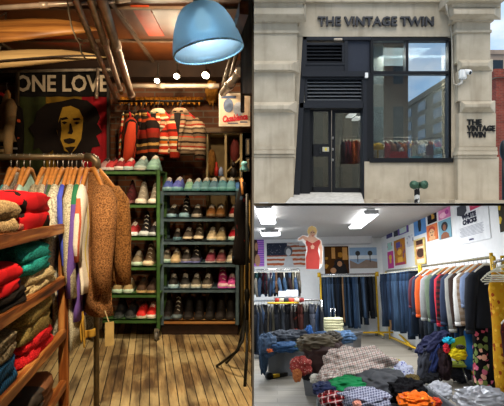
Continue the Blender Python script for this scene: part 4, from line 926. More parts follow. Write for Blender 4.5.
# twin fire connection on a striped post
a = P(417, 204, Yw-.35); fc = thing('standpipe', 'twin-headed green standpipe on a black and white post', 'hydrant', (a.x, a.y, CZ))
t = stripes('postbands', [(0,'#e3e3de'),(.5,'#26262a')], 4.2, wob=.35, rough=.5)
q = MB(); q.lathe([(.02,0),(.062,0),(.062,.30),(.075,.30),(.075,.34),(.02,.36)], n=18); part(q, 'post', t, fc, smooth=False)
GRN = M('#3c5a49', .45, .3, .25)
q = MB(); q.ell((0, -.02, .40), (.09, .08, .09), 16, 10); part(q, 'junction', GRN, fc, smooth=True)
for sd in (-1, 1):
    q = MB(); Rm_ = Matrix.Rotation(sd*.45, 4, 'Z') @ Matrix.Rotation(PI/2, 4, 'X'); q.lathe([(.02,0),(.075,0),(.075,.10),(.095,.10),(.10,.14),(.095,.17),(.03,.18),(.02,.2)], (sd*.06, -.02, .42), 18, Rm_); part(q, 'cap', GRN, fc, smooth=True)
# inside the shop behind the glass
IW = M('#747571', .8, 0, .05)
b = MB(); b.span((1.0, 12.5, CZ), (5.4, 17, CZ+.18)); struct(b, 'floor_shop', wood('shopfloor', ('#7a6a58', '#9a8a76', '#b3a490'), 'Y'))
b = MB(); b.span((1.0, 17, CZ), (5.4, 17.1, 5.6)); struct(b, 'wall_shop', IW)
b = MB(); b.span((1.0, 12.5, CZ), (1.08, 17, 5.6)); struct(b, 'wall_shop', IW)
b = MB(); b.span((5.4, 12.5, CZ), (5.5, 17, 5.6)); struct(b, 'wall_shop', IW)
b = MB(); b.span((1.0, 12.45, 5.5), (5.5, 17.1, 5.6)); struct(b, 'ceiling_shop', IW)
b = MB(); b.span((P(371, 0, 12.6).x, 12.55, CZ), (P(383, 0, 12.6).x, 12.9, 5.5)); struct(b, 'wall_column', M('#d5dcd8', .7, 0, .04))
b = MB(); b.span((P(367, 0, 12.5).x, 12.26, CZ), (P(452, 0, 12.5).x, 12.9, P(0, 159.5, 12.3).z)); struct(b, 'trim_11', M('#c9cfcc', .6, 0, .04))
b = MB(); b.span((3.0, 12.5, P(0,103,12.5).z), (5.4, 12.7, P(0,100,12.5).z)); 
FR = Matrix.Identity(4)
zl = P(0, 159.5, 12.3).z
a = VX((P(378.5, 0, 12.4).x, 12.45, zl)); lm = thing('table_lamp', 'yellow mushroom table lamp in the left corner of the shop window', 'lamp', a)
YEL = M('#e0b418', .4, 0, .08)
q = MB(); q.lathe([(.02,0),(.075,0),(.075,.015),(.03,.03),(.018,.06),(.018,.30),(.01,.32)], n=16); part(q, 'base', YEL, lm, smooth=True)
q = MB(); q.lathe([(.05,.27),(.14,.26),(.148,.30),(.13,.37),(.08,.42),(.02,.435)], n=20); part(q, 'lamp_shade', YEL, lm, smooth=True)
def bag(label, px0, px1, py0, col, m=None, handles=True, yy=12.5):
    x0, x1 = P(px0, 0, yy).x, P(px1, 0, yy).x; z1 = P(0, py0, yy).z; a = VX(((x0+x1)/2, yy, zl)); o = thing('handbag', label, 'bag', a, group='bags in the shop window'); w = (x1-x0)/2; h = z1-zl
    q = MB(); q.hexa([(-w, -.06, 0), (w, -.06, 0), (w, .06, 0), (-w, .06, 0), (-w*.86, -.025, h), (w*.86, -.025, h), (w*.86, .025, h), (-w*.86, .025, h)]); part(q, 'body', m or M(col, .6, 0, .2), o, bevel=.02)
    if handles: q = MB(); q.tube([(-w*.4, -.02, h-.01), (-w*.36, -.02, h+.09), (0, -.02, h+.13), (w*.36, -.02, h+.09), (w*.4, -.02, h-.01)], .012, 6); part(q, 'handle', m or M(col, .6, 0, .2), o, smooth=True)
bag('low wide red bag in the shop window', 389, 408, 151.5, '#a01522', handles=False)
bag('cream tote bag standing in the shop window', 411.5, 421.5, 144.5, '#b5a78c')
bag('low teal pouch beside the cream tote', 409, 424, 156, '#1f8c9c', handles=False, yy=12.36)
bag('maroon handbag right of the cream tote', 426, 433.5, 145, '#5c1d2c')
bag('white patterned box bag at the right of the shop window', 434, 446.5, 147, '#9fb5b3', floral('spotted', '#a9bdba', ['#4a5a5c', '#a9bdba', '#c9d6d2'], 30, .4), handles=False)
q = MB(); q.lathe([(.02,0),(.06,0),(.10,.05),(.12,.10),(.11,.10),(.09,.05),(.02,.02)], n=18); solo(q, 'bowl', floral('bowlspots', '#8f8a86', ['#4a4646', '#b5b0aa', '#6d6868'], 40, .5), 'patterned bowl between the maroon bag and the cream tote', 'bowl', (P(427.5, 0, 12.35).x, 12.36, zl), smooth=True)
for i, (px, lb) in enumerate(((402, 'grey mannequin head in the shop window behind the red bag'),)):
    q = MB(); q.lathe([(.03,0),(.07,0),(.05,.06),(.045,.12),(.02,.14)], n=16); q.ell((0, -.01, .22), (.075, .09, .11), 14, 10); q.ell((0, -.095, .21), (.014, .02, .02), 8, 6); solo(q, 'mannequin_head', M('#8f8f90', .6), lb, 'mannequin', (P(px, 0, 12.6).x, 12.66, zl), smooth=True)
# rails of clothes inside the shop
rr = random.Random(5)
pal = ['#7a2430', '#5a3a2a', '#2a2c38', '#8a4a2a', '#3d4250', '#6d1f2a', '#b08a4a', '#4a2a3a', '#c9c3b8', '#30343a', '#a8522a', '#2f4a4a']
for i in range(14):
    x = P(386 + i*4.4, 0, 13.3).x; c_ = pal[i % 12]
    garment('shirt', '%s shirt, %s from the left on the rail behind the shop window' % (cname(c_), nth(i)), 'shirt', (x, 13.3, P(0, 138, 13.3).z), rr.uniform(-.6, .6), .4, .62, .07, M(c_, .9, 0, .3), .4, PLAST, 'shirts on the rail inside the shop', seed=i+200)
q = MB(); q.tube([(P(384, 0, 13.3).x, 13.3, P(0,138,13.3).z), (P(448, 0, 13.3).x, 13.3, P(0,138,13.3).z)], .014, 8)
for px in (384, 448): q.tube([(P(px, 0, 13.3).x, 13.3, P(0,138,13.3).z), (P(px, 0, 13.3).x, 13.3, CZ+.18)], .014, 8)
solo(q, 'clothes_rail', STEEL, 'steel clothes rail inside the shop behind the window display', 'clothes rail', smooth=True)
for i in range(7):
    x = P(343 + i*2.6, 0, 15).x; c_ = pal[(i*5+2) % 12]
    garment('coat', '%s coat, %s from the left on the rail seen through the door' % (cname(c_), nth(i)), 'coat', (x, 15, P(0, 137, 15).z), rr.uniform(-.5, .5), .42, .8, .08, M(c_, .9, 0, .3), .4, PLAST, 'coats seen through the shop door', seed=i+230)
q = MB(); q.tube([(P(340, 0, 15).x, 15, P(0,137,15).z), (P(363, 0, 15).x, 15, P(0,137,15).z)], .014, 8)
for px in (340, 363): q.tube([(P(px, 0, 15).x, 15, P(0,137,15).z), (P(px, 0, 15).x, 15, CZ+.18)], .014, 8)
solo(q, 'clothes_rail', STEEL, 'steel clothes rail inside the shop behind the glass door', 'clothes rail', smooth=True)
# inside lights
for i, px in enumerate((351, 357)):
    a = P(px, 115.5 + i*3, 14.5+i*.0); q = MB(); q.span((-.10, -.3, -.02), (.10, .3, .02)); solo(q, 'ceiling_light', glow('#ffffff', 3, 'shop_light'), ('lit ceiling panel seen through the top of the glass door, left one' if i == 0 else 'lit ceiling panel seen through the glass door, right one'), 'ceiling light', a, group='ceiling panels in the shop')
lamp('AREA', 'shop_ceiling_light', (3.3, 13.9, 5.3), 640, '#fff4e6', (3.3, 14.3, 1), 2.5)

# across the street behind the camera, and the block beyond the corner
def building(label, x0, x1, y0, y1, h, m, wm, floors, bays, side=None, wdim=(.5, .62)):
    cx, cy = (x0+x1)/2, (y0+y1)/2; o = thing('building', label, 'building', (cx, cy, CZ-1)); w, d = (x1-x0)/2, (y1-y0)/2
    q = MB(); q.span((-w, -d, 0), (w, d, h)); q.span((-w-.2, -d-.2, h), (w+.2, d+.2, h+.5)); part(q, 'wall', m, o)
    fh = h/floors
    def win(a_, b_):
        q = MB(); q.span(a_, b_); part(q, 'window', wm, o)
    for f_ in range(floors):
        z0, z1 = fh*f_+fh*.2, fh*f_+fh*(.2+wdim[1])
        for k in range(bays):
            ww = 2*w/bays; x = -w+ww*(k+.5)
            if y0 < 0: win((x-ww*wdim[0]/2, d-.05, z0), (x+ww*wdim[0]/2, d+.04, z1))
            else: win((x-ww*wdim[0]/2, -d-.04, z0), (x+ww*wdim[0]/2, -d+.05, z1))
        nb = max(2, int(2*d/4))
        for k in range(nb):
            ww = 2*d/nb; y = -d+ww*(k+.5); win((-w-.04, y-ww*wdim[0]/2, z0), (-w+.04, y+ww*wdim[0]/2, z1))
    return o
WGL = M('#20262c', .2, .0, .1); WGL2 = M('#4a5a66', .2, 0, .1)
building('dark brown brick building mirrored in the left of the shop window', 4.5, 12.4, -24, -15.5, 19, M('#4a382e', .9, 0, .2, 2), WGL, 4, 5)
building('pale stone tower mirrored at the right edge of the shop window', 17.2, 26, -46, -15.5, 11.5, M('#57524b', .9, 0, .15, 2), WGL2, 8, 3)
building('grey apartment block mirrored beneath the clouds in the shop window', 12.5, 20, -75, -50, 14, M('#7b756c', .9, 0, .15, 2), WGL2, 7, 4)
# glimpsed beyond the right pilaster
b_ = building('red brick corner building beyond the right pilaster', P(496, 0, 30).x, P(496, 0, 30).x+10, 30, 44, P(0, 78, 30).z-CZ+1, brickmat('redbrick', '#8a3a2c', '#6d2c22', '#7a6a5a', .3, .1, dirt=.25), WGL, 3, 3)
b_ = building('tan brick block with a parapet, farther off beyond the corner', P(486, 0, 60).x, P(488, 0, 60).x+16, 60, 75, P(0, 54.5, 60).z-CZ+1, M('#8f7c6c', .9, 0, .25, 1), WGL, 5, 6)
a = P(503.5, 150, 16); q = MB(); q.ell((0,0,0), (.12,.12,.32), 12, 8); q.tube([(0,0,-.3), (0,0,CZ-a.z)], .05, 8); solo(q, 'street_lamp', M('#23262a', .5, .3), 'dark post lantern glimpsed at the right beyond the pilaster', 'lamp', a, smooth=True)
lamp('AREA', 'window_display_fill', (P(411, 0, 12.5).x, 12.45, 4.9), 60, '#fff4e6', (P(411, 0, 12.5).x, 12.5, 1), 1.6, .25)  # unseen area lamp added to brighten the window display
lamp('SUN', 'sun', (0, -8, 20), 2.7, '#fff4e6', (1.2, 4, 0), math.radians(50))
# =================================================================== PLACE 3: the bright stock room with racks and heaps of clothes
EYE = 1.2
dvec = VX(((275-252)/F, 1, (203-286)/F)).normalized()
rvec = dvec.cross(VX((0,0,1))).normalized(); uvec = rvec.cross(dvec).normalized()
Rr = Matrix((rvec, dvec, uvec)).transposed()
Rr = Rr @ Matrix.Rotation(math.radians(-1.2), 3, 'Y')
BASE = Matrix.Translation(VX((0, 0, CZ))) @ Rr.to_4x4() @ Matrix.Translation(VX((0, 0, -EYE)))
FR = BASE; RI = Rr.transposed(); E0 = VX((0, 0, EYE))
def ray(px, py): return RI @ VX(((px-252)/F, 1, (203-py)/F))
def BP(px, py, v): d = ray(px, py); return E0 + d*(v/d.y)
def BF(px, py, w=0): d = ray(px, py); return E0 + d*((w-EYE)/d.z)
def BU(px, py, u): d = ray(px, py); return E0 + d*(u/d.x)
VB = 12.8; UW = BP(384, 286, VB).x; HC = BP(330, 238.5, VB).z
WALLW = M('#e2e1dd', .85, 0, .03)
t = NT('grey_laminate'); t.set(.5, 0, .3)
br = t.new('ShaderNodeTexBrick'); br.inputs['Scale'].default_value = 1; br.inputs['Brick Width'].default_value = 1.6; br.inputs['Row Height'].default_value = .19; br.inputs['Mortar Size'].default_value = .003; br.offset = .4
br.inputs['Color1'].default_value = rgba('#6f685d'); br.inputs['Color2'].default_value = rgba('#8f8778'); br.inputs['Mortar'].default_value = rgba('#4a453d')
t.l(t.co, br.inputs['Vector']); g = t.noise(1, 6, t.mapping((1.5, 24, 1)), .4)
t.base(t.mix(t.ramp(g, [(.35, (0,0,0,1)), (.7, (.7,.7,.7,1))]), br.outputs['Color'], rgba('#9c9484'))); LAM = t.mat
b = MB(); b.span((-.45, 2.9, -.1), (4.0, 13.0, 0)); struct(b, 'floor_stockroom', LAM, clip=True)
b = MB(); b.span((-1.4, 6.0, -.1), (-.45, 13.0, 0)); struct(b, 'floor_stockroom', LAM, clip=True)
b = MB(); b.span((-1.4, VB, 0), (3.2, VB+.12, HC+.3)); struct(b, 'wall_stockroom', WALLW, clip=True)
b = MB(); b.span((UW, 2.0, 0), (UW+.12, VB+.1, HC+1.2)); struct(b, 'wall_stockroom', WALLW, clip=True)
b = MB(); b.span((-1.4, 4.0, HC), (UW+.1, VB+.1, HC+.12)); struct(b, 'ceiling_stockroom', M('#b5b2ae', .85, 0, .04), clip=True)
q0, q1 = BP(300, 240, VB-.45), BP(372, 243.5, VB-.45)
b = MB(); b.span((q0.x, VB-.5, q1.z+.01), (q1.x, VB, HC)); struct(b, 'trim_12', M('#c9c8c6', .8, 0, .03), clip=True)
b = MB(); b.span((-1.2, VB-.012, 0), (UW, VB, .09)); struct(b, 'baseboard_back', M('#e3e2de', .6, 0, .03))

# ceiling lights
for i, (ax_, ay, bx, by, w, lb) in enumerate(((264, 206.5, 268.5, 222, .26, 'large fluorescent ceiling light at the left of the stock room'), (270, 231, 271, 234, .40, 'small far fluorescent light before the back wall at the left'), (371, 212.5, 355, 226.5, .24, 'fluorescent ceiling light above the white ceiling box'))):
    d0, d1 = ray(ax_, ay), ray(bx, by); A = E0 + d0*((HC-.06-EYE)/d0.z); B_ = E0 + d1*((HC-.06-EYE)/d1.z)
    if i == 0: A = A + (B_-A)*0.0
    L = thing('fluorescent_light', lb, 'ceiling light', (A+B_)/2, group='ceiling lights of the stock room')
    h = (B_-A)/2
    q = MB(); q.beam(-h*1.04+VX((0,0,.03)), h*1.04+VX((0,0,.03)), w*.5, .05); part(q, 'housing', M('#c9c9c6', .5), L)
    q = MB(); q.beam(-h+VX((0,0,-.02)), h+VX((0,0,-.02)), w, .05); part(q, 'diffuser', glow('#f8fbff', 5, 'fluorescent'), L, bevel=.015)
    for s_ in (-1, 1): q = MB(); dd = h.normalized(); q.beam(h*s_-dd*.0, h*s_+dd*s_*.06, w*.9, .06); part(q, 'end_cap', M('#8f8f8d', .5), L)
    lamp('AREA', 'stockroom_lamp', (A+B_)/2 - VX((0,0,.1)), 58, '#f4f8ff', (A+B_)/2 - VX((0,0,2)), .3, 1.2)
lamp('AREA', 'stockroom_lamp', BP(379, 206, 7.2)-VX((0,0,.02)), 30, '#f4f8ff', BP(379, 300, 7.2), .3, .6)
FRs = FR; FR = Matrix.Identity(4)
lamp('AREA', 'stockroom_lamp', (1.1, 3.2, CZ-.03), 46, '#f4f8ff', (1.1, 4.2, -1.0), .5, 1.0)  # unseen lamp added under the slab to light the room's front
lamp('AREA', 'stockroom_lamp', (1.4, 6.0, CZ-.06), 60, '#f4f8ff', (1.6, 6.6, -1.3), .5, 1.4)  # second unseen lamp added under the slab, farther in
FR = FRs
# ---- pictures
def poster(label, corners, wall, layers, name='poster', frame=None, grp=None, cat='poster', th=.006):
    # corners: x0, ytop, x1, ybot at the poster's middle
    x0, y0, x1, y1 = corners
    if wall == 'back':
        a0, a1 = BP(x0, y1, VB-.02), BP(x1, y0, VB-.02); o = VX((a0.x, VB-.005, a0.z)); ex, ez = a1.x-a0.x, a1.z-a0.z; T = Matrix.Translation(o)
    else:
        xm = (x0+x1)/2; A0, A1 = BU(x0, 250, UW-.01), BU(x1, 250, UW-.01); zt, zb = BU(xm, y0, UW-.01).z, BU(xm, y1, UW-.01).z
        o = VX((UW-.004, A0.y, zb)); ex, ez = A0.y-A1.y, zt-zb; T = Matrix.Translation(o) @ Matrix.Rotation(-PI/2, 4, 'Z')
    root = thing(name, label, cat, rot=T, group=grp)
    def rc(u0, w0, u1, w1, d0, d1, b): b.span((u0*ex, -d1, w0*ez), (u1*ex, -d0, w1*ez)); return b
    items = []
    if frame:
        fw = .05; b = MB()
        for r in ((0,0,1,fw), (0,1-fw,1,1), (0,0,fw*1.6,1), (1-fw*1.6,0,1,1)): rc(*r, 0, .03, b)
        items.append(part(b, 'frame', M(frame, .5), root))
    for i, (nm, m, shp) in enumerate(layers):
        b = MB(); d0 = th + .0012*i if i else 0; d1 = th + .0012*(i+1)
        for s_ in shp:
            if s_[0] == 'r': rc(*s_[1:5], d0, d1, b)
            elif s_[0] == 'e': 
                cx, cy, rx, ry = s_[1:5]; b.prism([VX(((cx+rx*math.cos(k*PI/8))*ex, -d0, (cy+ry*math.sin(k*PI/8))*ez)) for k in range(16)], (0, -(d1-d0), 0))
            elif s_[0] == 'p': b.prism([VX((x*ex, -d0, y*ez)) for x, y in s_[1]], (0, -(d1-d0), 0))
            elif s_[0] == 't': text(b, s_[1], s_[4]*ez, Matrix.Translation(VX((s_[2]*ex, -d1, s_[3]*ez))) @ XZ, .0008, .012*s_[4]*ez*6, s_[5] if len(s_) > 5 else 1)
        items.append(part(b, nm, m, root))
    for o_ in items: cut(o_)
    return root
C = lambda h: M(h, .75, 0, .12, 8)
def img(h, h2, sc=9): return floral('img'+h+h2, h, [h, h2, h, h2], sc, .55)
R1 = ('r', 0, 0, 1, 1)
poster('purple and pink poster of a long-haired figure at the left of the back wall', (251, 236, 263.8, 266.5), 'back', [('print', stripes('pinkstripes', [(0,'#c07ad0'),(.4,'#8a5ac0'),(.6,'#d89adf'),(.8,'#6a4ab0')], 9, 'Z'), [R1]), ('print_shape', C('#3a2018'), [('e', .3, .6, .25, .35), ('r', .1, .1, .5, .5)]), ('print_shape', C('#b08060'), [('e', .42, .65, .12, .14), ('e', .5, .2, .2, .2)])])
fl_ = poster('faded flag picture with a grey figure, left of the red dress cutout', (267, 242.5, 307.5, 267.5), 'back', [('print', stripes('flagstripes', [(0,'#b5613f'),(.5,'#d8d2ca')], 9, 'Z', wob=.05, off=.3), [R1]), ('print_shape', floral('flagstars', '#2f3340', ['#c9c9cc', '#2f3340'], 34, .3), [('r', 0, .48, .5, 1)]), ('print_shape', C('#55565a'), [('e', .53, .66, .10, .22)]), ('print_shape', C('#b9b9b9'), [('e', .53, .62, .06, .15), ('p', [(.40,0),(.66,0),(.62,.35),(.56,.45),(.50,.45),(.44,.35)])])])
poster('dark gold film poster of a hatted man, right of the red dress cutout', (325, 246, 348.2, 274), 'back', [('print', img('#4a2c12', '#a8752c', 6), [R1]), ('print_shape', C('#c98f4a'), [('r', .3, .55, .45, .95), ('r', .75, .5, .95, .95)]), ('print_shape', C('#171210'), [('e', .6, .42, .2, .12), ('p', [(.2,0),(.95,0),(.85,.35),(.45,.4),(.3,.2)])]), ('print_shape', C('#b5825a'), [('e', .62, .36, .1, .1), ('e', .35, .12, .12, .1)])])
poster('landscape poster of a pier under blue sky on the back wall', (350.2, 247.2, 376.5, 268.5), 'back', [('print', C('#8fa8c0'), [R1]), ('print_shape', C('#d9dcdc'), [('r', 0, .45, 1, .62)]), ('print_shape', C('#8f7a6a'), [('p', [(0,0),(1,0),(1,.3),(.6,.42),(.3,.2),(0,.4)])]), ('print_shape', C('#3d3a34'), [('e', .3, .72, .09, .12), ('e', .75, .72, .09, .12), ('r', .28, .3, .31, .7), ('r', .73, .3, .76, .7)])])
rw = [('small dark purple photograph, leftmost of the upper row on the right wall', (387.2, 226, 393, 237.5), 'img', '#4a4470', '#8a84a8', None), ('small black and white photograph in the upper row', (394.6, 224.3, 398.6, 236), 'img', '#3a3c44', '#8f9096', None),
      ('purple-framed bright drawing in the upper row', (400, 220.5, 409.7, 233.2), 'img', '#c9d6cc', '#d8c85a', '#6a4f9a'), ('small sketch of a dark-haired figure under the purple frame', (407.5, 235, 413.7, 246), 'img', '#c9c8cc', '#3d3f5a', None),
      ('small teal and pink leaflet above the pink poster', (387.6, 242.5, 392.2, 249.8), 'img', '#a8d0c0', '#c04a7a', None)]
for lb, cn, kd, c1, c2, fr_ in rw: poster(lb, cn, 'right', [('print', img(c1, c2, 14), [R1])], frame=fr_, grp=None)
poster('pink poster with a yellow figure, lowest at the far end of the right wall', (387.2, 251.5, 392.8, 268.5), 'right', [('print', C('#c23a86'), [R1]), ('print_shape', C('#e0b43a'), [('e', .5, .65, .25, .15), ('r', .35, .3, .65, .6)])])
poster('orange and purple mural poster below the small photographs', (394.2, 239, 405.2, 265), 'right', [('print', img('#b5762c', '#7a4a6a', 8), [R1]), ('print_shape', C('#5a4a8a'), [('r', .2, .68, .6, .9)]), ('print_shape', C('#e0a83a'), [('e', .5, .5, .2, .12), ('r', .3, .1, .75, .3)]), ('print_shape', C('#a83a5a'), [('r', .05, 0, .95, .1)])])
poster('tall blue poster of a standing figure in black on the right wall', (415.3, 203, 427.4, 234), 'right', [('print', C('#5588c0'), [R1]), ('print_shape', C('#14161c'), [('p', [(.4,.55),(.62,.55),(.66,.3),(.6,.1),(.42,.1),(.38,.3)]), ('e', .5, .66, .12, .08)]), ('print_shape', C('#c9a070'), [('e', .52, .76, .07, .04), ('r', .3, .48, .42, .52)])])
poster('cream framed poster with brown lettering-like print on the right wall', (415.3, 238.5, 425.6, 264.5), 'right', [('print', C('#c98a5a'), [R1]), ('print_shape', C('#4a2a1c'), [('r', .15, .78, .85, .95), ('e', .5, .45, .35, .18)]), ('print_shape', C('#e8d8b8'), [('r', .1, .06, .9, .22), ('r', .1, .62, .9, .70)])], frame='#e0c878')
poster('dark poster with a gold-lit figure at the top of the right wall', (429.6, 198, 438.7, 222), 'right', [('print', img('#1d1c24', '#4a4458', 8), [R1]), ('print_shape', C('#c9963a'), [('r', .2, .5, .4, .7), ('e', .6, .4, .15, .15), ('r', .5, .15, .8, .3)])])
poster('orange portrait poster on the right wall', (428, 223.8, 438.7, 240), 'right', [('print', C('#d8733a'), [R1]), ('print_shape', C('#b03a20'), [('e', .5, .66, .32, .22)]), ('print_shape', C('#d8a878'), [('e', .5, .45, .25, .28), ('r', .2, 0, .8, .22)]), ('print_shape', C('#5a2c2a'), [('r', .34, .48, .46, .53), ('r', .56, .48, .68, .53), ('e', .5, .32, .09, .04)])])
poster('pink abstract poster cut off at the top of the right wall', (441, 198, 453, 217.5), 'right', [('print', C('#d87aa8'), [R1]), ('print_shape', C('#f0b8cc'), [('e', .4, .2, .3, .15)]), ('print_shape', C('#b03a8a'), [('e', .75, .3, .15, .12)])])
poster('teal portrait poster of a figure with dark curly hair', (440.3, 218.7, 452.8, 238), 'right', [('print', C('#6f9aa8'), [R1]), ('print_shape', C('#1d1614'), [('e', .5, .64, .27, .25)]), ('print_shape', C('#8a5438'), [('e', .5, .58, .13, .17), ('p', [(.15,0),(.85,0),(.8,.22),(.6,.34),(.4,.34),(.2,.22)])])])
poster('large white film poster reading WHITE CHICKS on the right wall', (457, 200, 492, 241.8), 'right', [('print', C('#dcdcda'), [R1]), ('print_shape', C('#c03a5a'), [('p', [(.52,.78),(.9,.80),(.95,1),(.5,1)])]), ('print_shape', C('#d8a0a8'), [('e', .68, .93, .12, .08)]), ('print_shape', C('#3a3a42'), [('p', [(.1,.78),(.3,.70),(.42,.82),(.4,1),(.12,1)])]),
    ('title', C('#1c1c3a'), [('t', 'WHITE', .47, .675, .155, 1.85), ('t', 'CHICKS', .48, .53, .155, 1.65)]), ('small_print', C('#9a9aa0'), [('r', .16+.02*(k % 3), .40-.032*k, .86-.03*(k % 2), .412-.032*k) for k in range(8)]), ('date_line', C('#2a2468'), [('t', 'JUNE 23', .5, .075, .05, 1.6)])])
poster('sliver of a dark and yellow poster at the right edge', (502, 200, 510, 231), 'right', [('print', img('#3a3428', '#c9a83a', 8), [R1])])

# ---- cutout figure in a red dress, cardboard
a = BP(312, 269, 9.96); ct = thing('cardboard_cutout', 'life-like cardboard cutout of a blonde woman in a red dress', 'cutout', a)
def cp(pts, d, nm, m, lab=None):
    q = MB(); q.prism([BP(x, y, 9.96)-a - VX((0, d, 0)) for x, y in pts], (0, -.004, 0)); return part(q, nm, m, ct, lab)
SKIN = C('#c99a80'); 
cp([(305.8,269),(305.2,256),(306.5,250),(305,244.5),(302,241),(298,241.5),(297.4,238.5),(302.5,235),(308,236),(307,231),(308.3,227.2),(312,225.3),(316,227.3),(317.5,231.5),(316.6,236.8),(321.5,240.5),(323.2,250),(322.6,265),(319.8,269)], -.004, 'board', C('#e6e2da'))
cp([(298,239),(303,235.5),(308,237.5),(309.5,235),(314,236),(316,238),(321,241),(322.5,250),(322,264),(320.2,264),(320,250),(318,246),(306,246),(306,241.5),(303,238.5),(299,240.5)], .001, 'skin', SKIN)
cp([(306.5,240),(309.5,242),(312.5,243.5),(316.5,241),(319.5,239.5),(320.5,243),(318.5,246.5),(318,251),(319.8,258),(319.2,269),(306.2,269),(305.8,258),(307.5,251),(307.3,246.5),(305.5,243)], .006, 'dress', C('#a5352c'))
cp([(310.5,246.5),(312.5,244.5),(314.5,246.5),(313.8,249),(311.2,249)], .011, 'skin', SKIN)
cp([(309,236),(307.2,231.5),(308.5,227.5),(312,225.8),(315.8,227.6),(317,231),(316,235.5),(314.5,232),(313,230),(310.5,231.5)], .006, 'hair', C('#d8b878'))
cp([(310,230.5),(312.8,229.5),(315,231),(315,235),(313.5,237.3),(311.5,237.3),(310,235)], .004, 'face', SKIN)
cp([(311.5,235.6),(313.8,235.6),(313.2,236.4),(312,236.4)], .009, 'lips', C('#a01c20')); cp([(310.8,232.4),(312,232.2),(312,232.8),(310.8,233)], .009, 'eye', C('#2a1c18')); cp([(313.2,232.2),(314.5,232.4),(314.5,233),(313.2,232.8)], .009, 'eye', C('#2a1c18'))

# ---- racks of the back wall
YELM = M('#c9a01c', .45, .2, .15); CHROME = M('#b5b5b2', .25, .9, .08)
DEN = ['#22303f', '#1a2533', '#33455a', '#151b26', '#40536a', '#1d2a3d', '#111519', '#2c4058', '#232932', '#4c5f74']
def rail_thing(name, label, pts, r, m, posts, base=None, ends=None, bm=None):
    a = VX((pts[0][0], pts[0][1], 0)); o = thing(name, label, 'clothes rail', a)
    q = MB(); q.tube([VX(p)-a for p in pts], r, 10); part(q, 'rail', m, o, smooth=True)
    for p in posts:
        q = MB(); q.tube([VX((p[0], p[1], p[2]))-a, VX((p[0], p[1], .05))-a], r*1.25, 10); part(q, 'upright', bm or m, o, smooth=True)
    for e in (base or []):
        q = MB(); q.tube([VX(p)-a for p in e], r*1.3, 10); bo = part(q, 'base_bar', bm or m, o, smooth=True)
    for e in (ends or []):
        q = MB(); q.tube([VX(e)-a+VX((0, .0, .05)), VX(e)-a+VX((0,0,-.06))], r*2.2, 10); part(q, 'bracket', bm or m, o, smooth=True)
    return o
def caster(parent, p):
    q = MB(); q.box((p[0], p[1], .085), (.05, .05, .03)); co = part(q, 'caster', CHROME, parent)
    for s_ in (-.02, .02): q = MB(); q.lathe([(.003,-.012),(.04,-.012),(.04,.012),(.003,.012)], (p[0]+s_, p[1], .042), 16, Matrix.Rotation(PI/2, 4, 'Y')); part(q, 'wheel', M('#77746c', .5), co, smooth=True)
rg = random.Random(77)
# middle jeans rack
vm = 12.1; A, B_ = BP(319, 274.5, vm), BP(377, 274, vm); zr_ = (A.z+B_.z)/2
o = rail_thing('clothes_rail', 'yellow-ended jeans rail below the film posters on the back wall', [(A.x, vm, zr_), (B_.x, vm, zr_)], .018, CHROME, [(A.x+.03, vm, zr_), (B_.x-.03, vm, zr_)], [[(A.x+.4, vm, .10), (B_.x+.42, vm, .10)], [(B_.x-.03, vm-.5, .09), (B_.x-.03, vm+.3, .09)]], [(A.x, vm, zr_), (B_.x, vm, zr_)], YELM)
for p in ((B_.x-.03-A.x, -.45), (B_.x-.03-A.x, .28)): caster(o, p)
n = 29
for i in range(n):
    px = 322.5 + i*(372.5-322.5)/(n-1); c_ = DEN[(i*7+i//3) % 10] if i < 25 else ['#1a1c20', '#141518', '#3a3a36', '#55503f'][i-25]
    if i in (12,): c_ = '#8a6a4a'
    jeans('%s jeans, %s from the left on the yellow-ended rail of the back wall' % ('tan' if i == 12 else 'black' if c_ in ('#111519', '#141518', '#1a1c20') else 'olive' if c_ in ('#3a3a36', '#55503f') else ('pale blue' if c_ in ('#40536a', '#4c5f74') else 'dark blue' if c_ in ('#1a2533', '#151b26', '#1d2a3d', '#232932') else 'mid-blue'), nth(i)), (BP(px, 274, vm).x, vm, zr_+.005), rg.uniform(-.5, .5), .38, rg.uniform(.98, 1.26) if i < 24 else rg.uniform(.85, 1.05), rg.uniform(.055, .09), denim(c_), 'jeans on the yellow-ended rail', i, PLAST)
# left upper rail of shorts and skirts
vu = 10.0; A, B_ = BP(246, 270, vu), BP(299, 270, vu)
rail_thing('clothes_rail', 'upper wall rail of short garments under the flag picture', [(A.x, vu, A.z), (B_.x, vu, A.z)], .016, CHROME, [(B_.x, vu, A.z)])
n = 24; sc_ = ['#14161a', '#6a6458', '#1a3a3a', '#15171b', '#28394f', '#5a1a28', '#171a20', '#24344c', '#a8a8a0', '#3a2a3a', '#15161a', '#3a5470', '#7a5a42', '#47607c', '#181a1e', '#2c2420', '#385068', '#1b1d22', '#4a5c74', '#2a1a1c', '#8f866a', '#15171b', '#3a4f6a', '#6d665a']
for i in range(n):
    px = 254 + i*(297-254)/(n-1); c_ = sc_[i]
    if i % 3 == 1:
        garment('blouse', '%s blouse, %s from the left on the upper wall rail' % (cname(c_), nth(i)), 'blouse', (BP(px, 270, vu).x, vu, A.z+.005), rg.uniform(-.3, .3), .36, rg.uniform(.38, .50), .07, M(c_, .9, 0, .3), .28, PLAST, 'garments on the upper wall rail', seed=i+300)
    else: jeans('%s shorts, %s from the left on the upper wall rail' % (cname(c_), nth(i)), (BP(px, 270, vu).x, vu, A.z+.005), rg.uniform(-.3, .3), .38, rg.uniform(.34, .56), .085, denim(c_), 'garments on the upper wall rail', i+40)
